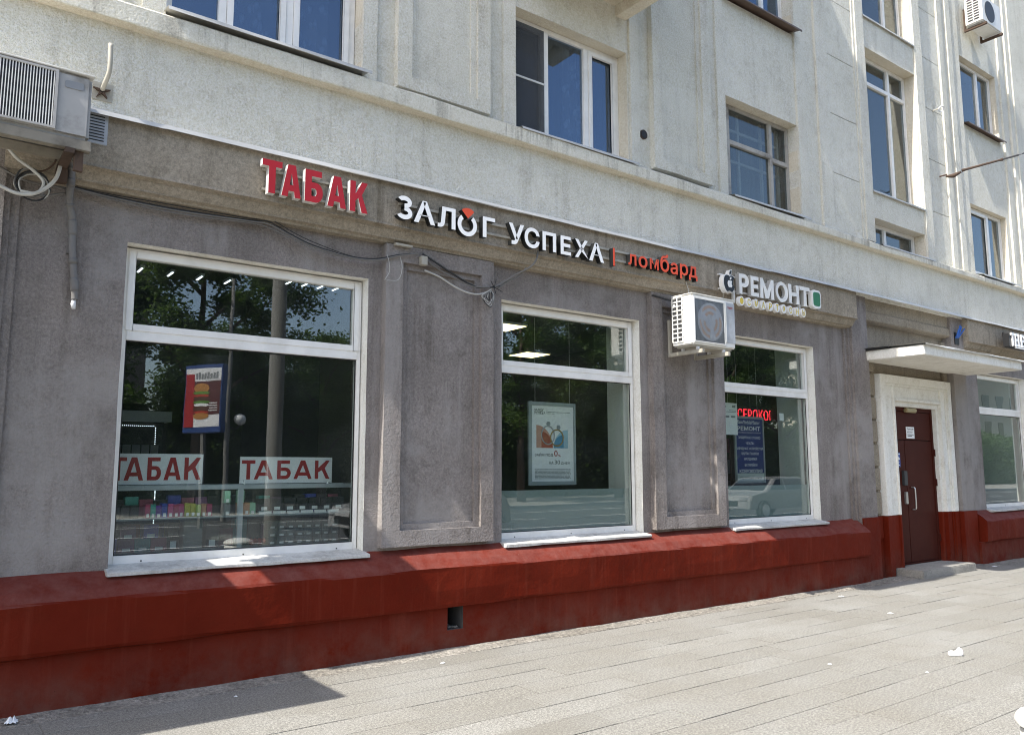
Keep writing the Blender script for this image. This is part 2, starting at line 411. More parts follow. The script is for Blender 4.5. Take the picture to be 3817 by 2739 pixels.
    def build(s, name, mats, parent=None, smooth=False, bevel=0, recalc=True):
        me = s.mesh(name, mats, smooth)
        if recalc or bevel:
            bm = bmesh.new(); bm.from_mesh(me)
            if bevel:
                bmesh.ops.remove_doubles(bm, verts=bm.verts, dist=1e-5)
                bmesh.ops.bevel(bm, geom=[e for e in bm.edges if len(e.link_faces) == 2 and e.calc_face_angle(0) > .5], offset=bevel, segments=2, affect='EDGES')
            bmesh.ops.recalc_face_normals(bm, faces=bm.faces); bm.to_mesh(me); bm.free()
        o = bpy.data.objects.new(name, me); COL.objects.link(o)
        if parent is not None: o.parent = parent
        return o
def tag(o, label=None, cat=None, group=None, kind=None):
    for k, v in (('label', label), ('category', cat), ('group', group), ('kind', kind)):
        if v: o[k] = v
    return o
def empty(name, loc=(0, 0, 0), label=None, cat=None, group=None):
    o = bpy.data.objects.new(name, None); COL.objects.link(o); o.location = loc; o.empty_display_size = .2
    return tag(o, label, cat, group)
def arc(cx, cz, r, a0, a1, n):
    return [(cx+r*math.cos(a0+(a1-a0)*k/n), cz+r*math.sin(a0+(a1-a0)*k/n)) for k in range(n+1)]
# text: built-in font turned into meshes
def text_pts(body, extrude=0., weight=0., shear=0., spacing=1.0, res=4, bevel=0):
    c = bpy.data.curves.new('t', 'FONT'); c.body = body; c.extrude = extrude; c.offset = weight; c.shear = shear
    c.space_character = spacing; c.resolution_u = res; c.fill_mode = 'BOTH' if extrude else 'FRONT'
    if bevel: c.bevel_depth = bevel; c.bevel_resolution = 2
    o = bpy.data.objects.new('t', c); COL.objects.link(o); bpy.context.view_layer.update()
    me = o.evaluated_get(bpy.context.evaluated_depsgraph_get()).to_mesh()
    V = [tuple(v.co) for v in me.vertices]; F = [tuple(p.vertices) for p in me.polygons]
    bpy.data.objects.remove(o); bpy.data.curves.remove(c)
    return V, F
_TC = {}
def text_fit(mb, body, x0, x1, z0, z1, yf, depth=0., weight=0., shear=0., spacing=1., mf=0, ms=0, bevel=0):
    """fit a word or a letter to the box; front faces at yf (towards -y)"""
    key = (body, depth > 0, weight, shear, spacing, bevel)
    if key not in _TC: _TC[key] = text_pts(body, .5 if depth else 0, weight, shear, spacing, 5 if len(body) == 1 else 3, bevel)
    V, F = _TC[key]
    ax, bx = min(v[0] for v in V), max(v[0] for v in V); az, bz = min(v[1] for v in V), max(v[1] for v in V)
    ay, by = min(v[2] for v in V), max(v[2] for v in V)
    i = len(mb.v)
    for x, z, y in V:
        t = (by-y)/(by-ay) if by > ay else 0
        mb.v.append((x0+(x-ax)/(bx-ax)*(x1-x0), yf+t*depth, z0+(z-az)/(bz-az)*(z1-z0)))
    for f in F:
        ys = [mb.v[i+k][1] for k in f]
        mb.f.append(tuple(i+k for k in f)); mb.m.append(mf if max(ys)-yf < depth*.15+1e-6 else ms)
    return mb
def text_line(mb, body, x0, z0, h, yf, width=None, weight=0., shear=0., spacing=1., center=False, mf=0):
    V, F = text_pts(body, 0, weight, shear, spacing, 3)
    az, bz = min(v[1] for v in V), max(v[1] for v in V); ax, bx = min(v[0] for v in V), max(v[0] for v in V)
    k = h/(bz-az); wd = width if width else (bx-ax)*k
    if center: x0 = x0-wd/2
    return text_fit(mb, body, x0, x0+wd, z0, z0+h, yf, 0, weight, shear, spacing, mf)
def spline(pts, n=6):
    P = [Vector(p) for p in pts]; P = [P[0]*2-P[1]]+P+[P[-1]*2-P[-2]]; o = []
    for i in range(1, len(P)-2):
        a, b, c, d = P[i-1:i+3]
        for k in range(n):
            t = k/n; o.append(.5*((2*b)+(c-a)*t+(2*a-5*b+4*c-d)*t*t+(3*b-a-3*c+d)*t**3))
    return o+[P[-2]]

from mathutils.geometry import tessellate_polygon
def glyph(ch, a, b):
    E = lambda cx, cz, rx, rz, a0, a1, n=8: [(cx+rx*math.cos(math.radians(a0+(a1-a0)*k/n)), cz+rz*math.sin(math.radians(a0+(a1-a0)*k/n))) for k in range(n+1)]
    if ch == 'З': return None
    if ch == 'Т': return [[(0, 1), (0, 1-b), (.5-a/2, 1-b), (.5-a/2, 0), (.5+a/2, 0), (.5+a/2, 1-b), (1, 1-b), (1, 1)]]
    if ch == 'А':
        zi = 1-b*1.35; xl = lambda z: a+(.5-a)*z/zi
        return [[(0, 0), (a, 0), (xl(.18), .18), (1-xl(.18), .18), (1-a, 0), (1, 0), (.5+.62*a, 1), (.5-.62*a, 1)], [(xl(.18+b), .18+b), (1-xl(.18+b), .18+b), (.5, zi)]]
    if ch == 'Б': return [[(0, 0)]+E(.62, .31, .38, .31, -90, 90)+[(a, .62), (a, 1-b), (.92, 1-b), (.92, 1), (0, 1)], [(a, b)]+E(.56, .31, max(.08, .44-a), .31-b, -90, 90)+[(a, .62-b)]]
    if ch == 'К': return [[(0, 0), (a, 0), (a, .36), (.46, .47), (1-1.12*a, 0), (1, 0), (.66, .58), (.98, 1), (.98-1.08*a, 1), (a, .60), (a, 1), (0, 1)]]
    if ch == 'Р': return [[(0, 0), (a, 0), (a, .36)]+E(.58, .68, .42, .32, -90, 90)+[(0, 1)], [(a, .36+b)]+E(.54, .68, .46-a, .32-b, -90, 90)+[(a, 1-b)]]
    if ch == 'Е': return [[(0, 0), (1, 0), (1, b), (a, b), (a, .5-b/2), (.92, .5-b/2), (.92, .5+b/2), (a, .5+b/2), (a, 1-b), (1, 1-b), (1, 1), (0, 1)]]
    if ch == 'М': return [[(0, 0), (a, 0), (a, .58), (.40, .02), (.60, .02), (1-a, .58), (1-a, 0), (1, 0), (1, 1), (1-a*1.02, 1), (.5, .40), (a*1.02, 1), (0, 1)]]
    if ch == 'О': return [E(.5, .5, .5, .5, 0, 360, 28)[:-1], E(.5, .5, .5-a, .5-b, 0, 360, 28)[:-1]]
    if ch == 'Н': return [[(0, 0), (a, 0), (a, .5-b/2), (1-a, .5-b/2), (1-a, 0), (1, 0), (1, 1), (1-a, 1), (1-a, .5+b/2), (a, .5+b/2), (a, 1), (0, 1)]]
def block_letter(mb, ch, x0, x1, z0, z1, yf, depth, stem, bar, mf=0, ms=1):
    """heavy letter from its own outline, stem and bar thickness in metres"""
    loops = glyph(ch, stem/(x1-x0), bar/(z1-z0)); pts = [(x0+u*(x1-x0), z0+v*(z1-z0)) for L in loops for u, v in L]
    base = len(mb.v); n = len(pts); mb.v += [(x, yf, z) for x, z in pts]
    for t in tessellate_polygon([[Vector((x0+u*(x1-x0), z0+v*(z1-z0), 0)) for u, v in L] for L in loops]): mb.f.append(tuple(base+k for k in t)); mb.m.append(mf)
    if depth:
        mb.v += [(x, yf+depth, z) for x, z in pts]; k0 = base
        for L in loops:
            m_ = len(L)
            for k in range(m_): q = (k+1) % m_; mb.f.append((k0+k, k0+q, k0+n+q, k0+n+k)); mb.m.append(ms)
            k0 += m_
    return mb
def recede(x, z, y0, y1):
    k = (6.28+y1)/(6.28+y0); return x*k, 1.55+(z-1.55)*k
# ================================================================== THE GROUND
# pavement of long granite slabs laid in rows along the building
SLAB_W, SLAB_L = .27, .9
base = MB().box(-8, 40, -9.3, -.1, -.25, -.022).build('pavement', 'mortar'); tag(base, kind='structure')
sm = {}
for k in range(3):
    mb = MB(); mb.box(-SLAB_L/2+.0005, SLAB_L/2-.0005, -SLAB_W/2+.0013, SLAB_W/2-.0013, -.06, 0); me = mb.build('slab_source', 'granite_slab', bevel=.0012)
    sm[k] = me.data; bpy.data.objects.remove(me)
rest = MB(); cnt = 0; cand = []
for r in range(33):
    yc = -.35-SLAB_W*(r+.5); off = random.random()*SLAB_L
    for c in range(-8, 44):
        xc = c*SLAB_L+off
        if xc < -7 or xc > 39: continue
        vis = any(in_view((xc+dx, yc+dy, 0), .0) for dx in (-.45, 0, .45) for dy in (-.13, .13))
        cand.append((vis, (Vector((xc, yc, 0))-CAMP).length, xc, yc))
cand.sort(key=lambda t: (not t[0], t[1]))
for i, (vis, d, xc, yc) in enumerate(cand):
    dz = random.gauss(0, .0012)
    if vis and i < 298:
        o = bpy.data.objects.new('paving_slab', sm[i % 3]); COL.objects.link(o); o.parent = base
        o.location = (xc, yc+random.gauss(0, .0008), dz); o.rotation_euler = (random.gauss(0, .003), random.gauss(0, .0012), random.gauss(0, .0012)); cnt += 1
    else: rest.box(xc-SLAB_L/2+.002, xc+SLAB_L/2-.002, yc-SLAB_W/2+.002, yc+SLAB_W/2-.002, -.06, dz)
o = rest.build('paving_slab_rest', 'granite_slab', base); o.name = 'paving_field'; tag(o, kind='stuff')
# rough mortar strip between the slabs and the plinth
mb = MB(); n = 520
for i in range(n):
    x0, x1 = -7+i*46/n, -7+(i+1)*46/n
    def row(x):
        e = -.352+.03*nz(x, 0, 0, 1.4)+.012*nz(x, 3, 0, 9)
        return [(x, -.1, .022+.012*nz(x, 1, 0, 2)), (x, -.2, .016+.01*nz(x, 2, 0, 3)), (x, -.28, .009+.007*nz(x, 4, 1, 4)), (x, e, .003), (x, e-.012, -.03)]
    a, b = row(x0), row(x1)
    for q in range(4): mb.quad(a[q], a[q+1], b[q+1], b[q])
o = mb.build('mortar_strip', 'mortar', base)
# road, far pavement and open ground behind the camera (seen in the panes)
tag(MB().box(-300, 400, -400, 300, -.6, -.40).build('ground', 'asphalt'), kind='structure')
road = tag(MB().box(-60, 160, -21.5, -9.55, -.39, -.13).build('road', 'asphalt'), kind='structure')
mb = MB()
for i in range(40): mb.box(-40+i*4, -38.2+i*4, -15.6, -15.48, -.126, -.122)
mb.box(-60, 160, -12.2, -12.08, -.126, -.122); mb.box(-60, 160, -19.2, -19.08, -.126, -.122)
mb.build('lane_marking', 'road_paint', road)
for i in range(24): MB().box(-8+i*2, -6.006+i*2, -9.55, -9.302, -.3, .012).build('kerb_stone', 'kerb_stone', base)
far = tag(MB().box(-60, 160, -34, -21.7, -.39, 0).build('far_pavement', 'concrete'), kind='structure')
MB().box(-60, 160, -21.7, -21.5, -.39, .01).build('kerb_line', 'kerb_stone', far)

# ================================================================== THE BUILDING
B = empty('apartment_building', (0, 0, 0), 'grey and mauve plastered apartment block with a red plinth and shop windows', 'building')
SW = [(1.145, 3.095), (4.535, 6.445), (7.90, 9.812), (14.70, 16.65)]      # shop window openings
SZ0, SZ1 = .868, 3.212
XL, XR = -7.0, 26.0
def frame_edges(a, b): return a, b
# --- ground floor: two recessed bays of wall, raised strips between them
mb = MB()
mb.wall(.44, 10.56, .80, 3.62, 0, [(a, b, SZ0, SZ1, .19) for a, b in SW[:3]], ret=0)
mb.wall(14.14, 24.3, .80, 3.62, 0, [(SW[3][0], SW[3][1], SZ0, SZ1, .19)], ret=0)
mb.build('wall', ['plaster_mauve', 'paint_white_old'], B, recalc=False)
for x0, x1 in ((-.11, .36), (10.64, 11.05), (13.63, 14.06), (XL, -2.7), (24.3, XR)):
    mb = MB(); mb.wall(x0, x1, .0, 4.06, -.10, ret=.25, mi=0); mb.build('wall_strip', ['plaster_mauve'], B, recalc=False)
# inner stepped moulding along the vertical edges of the bays
for xa, xb in ((.36, .40), (.40, .455), (10.545, 10.60), (10.60, 10.645), (14.055, 14.10), (14.10, 14.15)):
    yy = -.06 if xa in (.36, 10.60, 14.055) else -.03
    mb = MB(); mb.wall(xa, xb, .84, 3.56, yy, ret=.1); mb.build('edge_moulding', ['plaster_mauve'], B, recalc=False)
# --- fascia: sign band with a stepped cornice below it
def fascia(x0, x1, mat):
    mb = MB()
    mb.profile([(.05, 4.065), (-.19, 4.06), (-.19, 3.69), (-.198, 3.668), (-.15, 3.655), (-.147, 3.640), (-.115, 3.590), (-.113, 3.578), (-.08, 3.570), (-.07, 3.553), (-.0, 3.545), (.05, 3.54)], x0, x1, .1, .0035)
    return mb.build('fascia', mat, B)
fascia(.345, 10.655, 'plaster_fascia'); fascia(14.06, 24.3, 'plaster_fascia')
# metal drip flashing over the fascia, in lapped lengths, a little bent
xs = [-.2, 1.32, 2.62, 3.9, 5.3, 6.9, 8.6, 10.4, 11.9, 13.7, 15.6, 17.6, 20, 24]
for a, b in zip(xs, xs[1:]):
    mb = MB(); dz = random.uniform(-.004, .004)
    mb.profile([(-.05, 4.105), (-.232, 4.078+dz), (-.24, 4.046+dz), (-.234, 4.044+dz)], a-.02, b, .2, .004, 1.5, caps=False)
    mb.build('flashing', 'flashing', B, recalc=False)
# --- pilasters between the shop windows, each with a sunk panel
def pilaster(x0, x1):
    mb = MB(); mb.wall(x0, x1, .895, 3.545, -.08, [(x0+.17, x1-.14, 1.03, 3.395, .04)], ret=.1, mr=0, jit=.003)
    p = mb.build('pilaster', ['plaster_mauve'], B, recalc=False)
    mb = MB(); mb.wall(x0+.15, x1-.12, 1.0, 3.42, -.042, [(x0+.225, x1-.195, 1.083, 3.34, .03)], ret=0, mr=0)
    mb.build('panel_moulding', ['plaster_mauve'], p, recalc=False)
    mb = MB(); mb.wall(x0+.2, x1-.17, 1.05, 3.36, -.014, ret=0, jit=.004); mb.build('panel', ['plaster_mauve'], p, recalc=False)
pilaster(3.225, 4.383); pilaster(6.57, 7.755)
# --- red plinth with a sloping ledge; an air hole is cut through it
HX0, HX1, HZ0, HZ1 = 3.835, 3.995, .168, .36
def plinth(x0, x1):
    prof = [(.02, .868), (.0, .864), (-.155, .765), (-.215, .705), (-.222, .69), (-.218, .52), (-.214, .395), (-.206, .372), (-.172, .362), (.02, .36)]
    low = [(-.172, .362), (-.166, .25), (-.168, .10), (-.176, -.03)]
    mb = MB(); mb.profile(prof, x0, x1, .11, .006, 2.2)
    return mb
p = plinth(.30, 10.62); pl = p.build('plinth', 'paint_red', B)
mb = MB()
mb.wall(.30, 10.66, -.04, .366, -.168, [(HX0, HX1, HZ0, HZ1, .3)] , step=.04 if False else .1, jit=.006, ret=.1, mr=1)
mb.build('plinth_base', ['paint_red', 'air_hole_shade'], B, recalc=False)
MB().box(HX0-.05, HX1+.05, .12, .16, HZ0-.05, HZ1+.05).build('air_hole_back', 'dark_hole', B)
mb = MB()
for i in range(7):
    x = HX0+.03+random.random()*.1; z = HZ0+.004; mb.box(x, x+.03, -.13+i*.02, -.11+i*.02, z, z+.012, jit=.006)
mb.build('rubble', 'mortar', B)
# smaller plinth ends around the strips and the door bay, flush red paint
for x0, x1 in ((-.115, .33), (10.645, 11.056), (13.624, 14.066), (XL, -2.69)):
    mb = MB(); mb.wall(x0-.003, x1+.003, -.04, .875, -.118, ret=.25, jit=.004); mb.build('plinth_strip', ['paint_red'], B, recalc=False)
p = plinth(14.16, 24.3); p.build('plinth', 'paint_red', B)
mb = MB(); mb.wall(14.05, 24.3, -.04, .366, -.160, jit=.006, ret=.1); mb.build('plinth_base', ['paint_red'], B, recalc=False)
# hidden core so that no light leaks through the masonry
mb = MB(); mb.box(XL, .25, .3, 9, -.4, 16.3); mb.box(10.75, 11.1, .3, 9, -.4, 16.3); mb.box(3.5, 4.1, .3, 9, -.4, 16.3); mb.box(7.456, 7.494, .3, 9, -.4, 16.3)
mb.box(11.05, 14.05, .35, 9, -.4, 16.3); mb.box(14.05, 14.3, .3, 9, -.4, 16.3); mb.box(18.2, XR, .3, 9, -.4, 16.3); mb.box(.2, 18.4, .3, 9, 3.75, 4.75); mb.box(.2, 18.4, .3, 9, -.4, .55)
mb.box(XL, XR, 5.5, 9, -.4, 16.3); mb.box(XL, XR, .3, 9, 9.6, 16.3)
mb.build('core', 'room_dark', B)

# --- shop windows: reveal is in the wall mesh; frame, panes and sill here
def shop_window(x0, x1, top=True):
    y0, y1 = .105, .165; fx = .035
    mb = MB()
    a, b, z0, z1 = x0+.012, x1-.012, SZ0+.0, SZ1-.012
    mb.box(a, a+fx, y0, y1, z0, z1); mb.box(b-fx, b, y0, y1, z0, z1)
    mb.box(a+fx, b-fx, y0-.004, y1, z0, z0+.075); mb.box(a+fx, b-fx, y0, y1, z1-.03, z1)
    mb.box(a+fx, b-fx, y0-.006, y1, 2.505, 2.585)
    wn = mb.build('window', 'pvc', B, bevel=.003)
    # upper opening sash
    mb = MB(); s0, s1 = a+fx-.012, b-fx+.012
    mb.box(s0, s0+.05, y0-.012, y1-.01, 2.578, z1-.022); mb.box(s1-.05, s1, y0-.012, y1-.01, 2.578, z1-.022)
    mb.box(s0+.05, s1-.05, y0-.012, y1-.01, 2.578, 2.628); mb.box(s0+.05, s1-.05, y0-.012, y1-.01, z1-.072, z1-.022)
    mb.build('sash', 'pvc', wn, bevel=.004)
    MB().box(s0+.045, s1-.045, .13, .136, 2.622, z1-.066).build('pane', 'glass', wn)
    MB().box(a+fx-.01, b-fx+.01, .138, .144, z0+.06, 2.515).build('pane', 'glass', wn)
    mb = MB()
    mb.box(a+fx, b-fx, .122, .128, z0+.07, z0+.082); mb.box(a+fx, b-fx, .122, .128, 2.497, 2.508); mb.box(a+fx, a+fx+.01, .122, .128, z0+.08, 2.5); mb.box(b-fx-.01, b-fx, .122, .128, z0+.08, 2.5)
    mb.build('gasket', 'black', wn)
    # small drain caps on the bottom rail
    mb = MB()
    for t in (.12, .5, .9): mb.disc(x0+(x1-x0)*t, z0+.032, .006, .006, y0-.007, y0, 8)
    mb.build('drain_cap', 'black', wn)
    mb = MB(); n = 24
    mb.profile([(.11, .888), (-.10, .856), (-.112, .850), (-.11, .829), (-.09, .826), (.11, .84)], x0-.022, x1+.012, .08, .004, 3)
    mb.build('sill', 'sill_stone', wn)
    return wn
for a, b in SW: shop_window(a, b)

# --- the door bay
mb = MB(); mb.wall(11.0, 13.7, -.04, 4.06, .05, [(11.46, 13.58, -.041, 2.94, .02)], ret=0); bay = mb.build('door_bay_wall', ['plaster_door_bay', 'plaster_door_bay'], B, recalc=False)
mb = MB(); mb.box(11.05, 11.46, .043, .06, -.03, .872); mb.box(13.58, 13.63, .043, .06, -.03, .872); mb.build('bay_red_paint', 'paint_red', B)
MB().profile([(.04, 4.06), (-.055, 4.055), (-.055, 3.86), (-.08, 3.845), (-.085, 3.73), (-.07, 3.715), (-.03, 3.70), (.04, 3.69)], 11.052, 13.628, .1, .003).build('bay_cornice', 'plaster_door_bay', B)
for k in range(9):       # quoin blocks on both sides of the bay
    z0 = 3.32-.0-k*.345
    if z0 < .05: break
    m_ = 'plaster_door_bay' if z0 > .82 else 'paint_red'
    MB().box(11.052, 11.36, .0, .052, z0, z0+.31, jit=.004).build('quoin_block', m_, B, bevel=.006)
    MB().box(13.50, 13.628, .0, .052, z0, z0+.31, jit=.004).build('quoin_block', m_, B, bevel=.006)
# white surround with mouldings, red at its foot
SX0, SX1, DX0, DX1 = 11.42, 13.60, 11.90, 13.19
def side(x, sgn, z0, z1, mat):      # one jamb of the surround: outer band, sunk field, inner moulding
    s = MB(); w_ = .48 if sgn > 0 else .41
    for u0, u1, y in ((0, .13, -.05), (.13, .165, -.03), (.165, w_-.10, -.012), (w_-.10, w_-.06, -.035), (w_-.06, w_, .02)):
        a, b = sorted((x+sgn*u0, x+sgn*u1)); s.box(a, b, y, .09, z0, z1)
    return s.build('door_surround', mat, B, bevel=.004)
side(SX0, 1, .875, 2.94, 'paint_white_old'); side(SX1, -1, .875, 2.94, 'paint_white_old')
side(SX0, 1, -.03, .873, 'paint_red'); side(SX1, -1, -.03, .873, 'paint_red')
s = MB()
for z0, z1, y, e in ((2.83, 2.955, -.053, 0), (2.795, 2.83, -.033, .13), (2.62, 2.795, -.015, .165), (2.575, 2.62, -.038, .38), (2.50, 2.575, .017, .42)): s.box(SX0+e-.002, SX1-e*.86+.002, y, .09, z0, z1)
s.build('door_lintel', 'paint_white_old', B, bevel=.004)
MB().box(DX0-.05, DX1+.05, .16, .2, -.03, 2.6).build('door_back', 'black', B)
dr = MB()
dr.box(DX0, DX0+.05, .085, .15, .12, 2.5); dr.box(DX1-.05, DX1, .085, .15, .12, 2.5); dr.box(DX0+.05, DX1-.05, .085, .15, 2.44, 2.5); dr.box(DX0+.05, DX1-.05, .085, .15, .12, .14)
D_ = dr.build('door', 'door_brown', B, bevel=.003)
for (a, b, z0, z1) in ((DX0+.055, 12.29, .145, 1.99), (12.30, DX1-.055, .145, 1.99), (DX0+.055, DX1-.055, 2.0, 2.435)):
    MB().box(a, b, .10, .14, z0, z1).build('door_leaf', 'door_brown', D_, bevel=.004)
MB().tube(spline([(12.42, .10, .93), (12.42, .05, .94), (12.42, .04, 1.0), (12.42, .04, 1.2), (12.42, .05, 1.26), (12.42, .10, 1.27)], 5), .012, 8).build('handle', 'steel', D_, True)
MB().box(12.30, 12.62, .03, .095, 2.42, 2.49).build('door_closer', 'brass', D_, bevel=.015)
MB().tube([(12.42, .06, 2.49), (12.44, .03, 2.55), (12.40, .04, 2.58)], .008, 6).build('closer_arm', 'metal_dark', D_)
MB().box(12.16, 12.26, .06, .105, 1.30, 1.52).build('intercom', 'metal_dark', D_, bevel=.006)
MB().box(12.19, 12.25, .065, .10, 1.02, 1.20).build('lock_plate', 'steel', D_, bevel=.004)
for z in (.42, 1.28, 1.75): MB().box(DX1-.035, DX1-.015, .06, .09, z, z+.11).build('hinge', 'door_brown', D_)
mb = MB(); mb.box(12.36, 12.60, .088, .096, 2.02, 2.20, 0)
text_line(mb, 'Подъезд №1', 12.38, 2.15, .03, .0865, .20, .01, mf=1); text_line(mb, 'квартиры', 12.38, 2.105, .024, .0865, .16, .0, mf=1)
for k in range(2): mb.box(12.385, 12.57-.05*k, .0862, .0866, 2.075-.022*k, 2.085-.022*k, 1)
mb.build('plaque', ['paper', 'print_black'], D_)
mb = MB(); mb.box(12.03, 12.13, .092, .0975, 1.58, 1.80); mb.box(12.04, 12.12, .0905, .092, 1.765, 1.785, 1)
mb.disc(12.08, 1.69, .034, .045, .0905, .092, 14, 1, 1); mb.box(12.045, 12.115, .0895, .0905, 1.655, 1.69, 0); mb.box(12.05, 12.11, .0905, .092, 1.60, 1.615, 1)
mb.build('sticker', ['sticker_blue', 'print_white'], D_)
# concrete step and the entrance canopy
stp = MB().box(11.615, 13.24, -.41, .10, -.03, .116, jit=.004).build('door_step', 'concrete', B, bevel=.012)
cn = MB(); cn.box(11.0, 14.14, -.93, -.02, 3.105, 3.245, jit=.004); C_ = cn.build('canopy', 'paint_white_old', B, bevel=.008)
MB().profile([(-.02, 3.285), (-.955, 3.262), (-.975, 3.25), (-.972, 3.238), (-.93, 3.236)], 10.97, 14.17, .15, .006, 2, caps=False).build('roofing_sheet', 'flashing', C_, recalc=False)
MB().box(10.965, 11.03, -.45, -.1, 3.25, 3.275, jit=.008).build('tar_edge', 'black', C_)
# the same canopy over the entrance one bay to the left, out of the picture
mb = MB(); mb.box(-3.1, -.03, -1.24, -.02, 3.105, 3.245); mb.build('canopy', 'paint_white_old', B)
mb = MB(); mb.wall(-2.72, -.1, -.04, .875, .043, ret=.01); mb.build('bay_red_paint', ['paint_red'], B, recalc=False)
mb = MB(); mb.wall(-2.7, -.1, -.04, 4.06, .05, ret=0); mb.build('door_bay_wall', ['plaster_door_bay'], B, recalc=False)

# --- upper storeys
mb = MB()
mb.wall(XL, XR, 4.05, 4.84, -.105, ret=.2, step=.2, jit=.006)
mb.build('apron_wall', ['plaster_light'], B, recalc=False)
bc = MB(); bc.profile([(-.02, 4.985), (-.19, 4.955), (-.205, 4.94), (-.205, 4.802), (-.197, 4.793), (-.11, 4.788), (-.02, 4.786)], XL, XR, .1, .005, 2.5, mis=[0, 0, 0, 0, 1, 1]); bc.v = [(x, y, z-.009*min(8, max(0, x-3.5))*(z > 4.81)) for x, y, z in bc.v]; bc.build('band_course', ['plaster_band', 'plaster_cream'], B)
TOP = 16.4
PY = dict(a=-.10, b=-.07, c=-.145)
UW = [(1.30, 2.945), (4.65, 6.265), (7.97, 9.575)]
wl = MB()
BY = -.07
wl.wall(1.0, 2.97, 4.94, TOP, BY, [(1.30, 2.945, 4.96, 6.36, .19)], ret=0, step=.3)
wl.wall(4.61, 6.29, 4.94, TOP, BY, [(4.65, 6.262, 4.93+.05, 6.31, .19)], ret=0, step=.2)
wl.wall(7.93, 9.6, 4.94, TOP, BY, [(7.975, 9.575, 4.96, 6.315, .19), (7.975, 9.575, 7.66, 9.1, .19)], ret=0, step=.2)
wl.build('wall', ['plaster_light', 'plaster_cream'], B, recalc=False)
def strips(lst, name='pilaster_strip', z0=4.95):
    mb = MB()
    for x0, x1, y in lst: mb.wall(x0, x1, z0, TOP, y, ret=.26, step=.25, ej=.004)
    return mb.build(name, ['plaster_light'], B, recalc=False)
def upper_pilaster(o):
    strips([(o+2.945, o+3.082, PY['a']), (o+3.083, o+3.272, PY['b']), (o+4.298, o+4.49, PY['b']), (o+4.491, o+4.645, PY['a'])])
    mb = MB(); mb.wall(o+3.272, o+4.298, 5.005, TOP, PY['c'], [(o+3.42, o+4.15, 5.125, TOP-1, .028)], ret=.1, step=.2, mr=0)
    p = mb.build('pilaster', ['plaster_light'], B, recalc=False)
    mb = MB(); mb.wall(o+3.40, o+4.17, 5.1, TOP-.9, PY['c']+.026, [(o+3.468, o+4.083, 5.172, TOP-1, .022)], ret=0, mr=0, step=.2); mb.build('panel_moulding', ['plaster_light'], p, recalc=False)
    mb = MB(); mb.wall(o+3.44, o+4.11, 5.15, TOP-.95, PY['c']+.046, ret=0, step=.2, jit=.005); mb.build('panel', ['plaster_light'], p, recalc=False)
upper_pilaster(0); upper_pilaster(3.345)
strips([(XL, .95, -.10), (.951, 1.13, -.085), (1.131, 1.30, PY['a'])])
strips([(9.575, 9.775, PY['a']), (9.776, 9.93, -.07), (9.931, 10.12, -.05), (10.121, 10.42, -.085)])
def rustic(x0, x1, y):         # rendered panels with cut joints every 0.915 m
    zz = [4.95]+[5.832+.915*k for k in range(8)]
    for a, b in zip(zz, zz[1:]):
        mb = MB(); mb.wall(x0, x1, a+.006, b-.006, y, ret=.03, step=.2, jit=.004, ej=.003); mb.build('render_panel', ['plaster_light'], B, recalc=False)
    mb = MB(); mb.wall(x0-.02, x1+.02, 4.95, TOP, y+.028, ret=0, step=.4); mb.build('joint_backing', ['plaster_band'], B, recalc=False)
rustic(10.421, 11.16, -.07); strips([(11.161, 11.22, -.085), (11.221, 11.455, -.105)])
strips([(13.06, 13.30, -.105)]); rustic(13.301, 14.0, -.055); strips([(14.001, 14.16, -.085), (14.161, 14.33, -.06), (14.331, 14.50, -.085), (14.501, 14.79, -.07)])
# stair bay with tall windows over sunk spandrels
wl = MB(); wl.wall(11.43, 13.09, 4.93, TOP, -.075, [(11.47, 13.045, 4.931, 5.35, .24), (11.47, 13.045, 5.78, 8.12, .24), (11.47, 13.045, 8.64, 11, .24)], ret=0, step=.2)
wl.build('stair_bay_wall', ['plaster_light', 'plaster_cream'], B, recalc=False)
wl = MB(); wl.wall(14.75, 16.45, 4.94, TOP, -.05, [(14.80, 16.3, 4.95, 6.26, .16), (14.80, 16.3, 7.74, 9.07, .16)], ret=0, step=.2)
wl.build('wall', ['plaster_light', 'plaster_cream'], B, recalc=False)
strips([(16.451, 16.62, -.085), (16.621, 16.78, -.06), (16.781, 16.95, -.10)])
strips([(16.951, 17.9, -.12), (17.901, 18.1, -.08), (18.101, XR, -.05)])
# unseen roof edge, left part deepened and cut short to shade the upper wall
for x0, x1, d in ((XL, 1.3, 1.30), (1.3, XR, .55)):
    MB().profile([(.3, 17.0), (-d, 16.9), (-d-.03, 16.75), (-d+.2, 16.65), (-.3, 16.5), (-.05, 16.4)], x0, x1, 1, 0).build('shade_eaves', 'plaster_light', B)

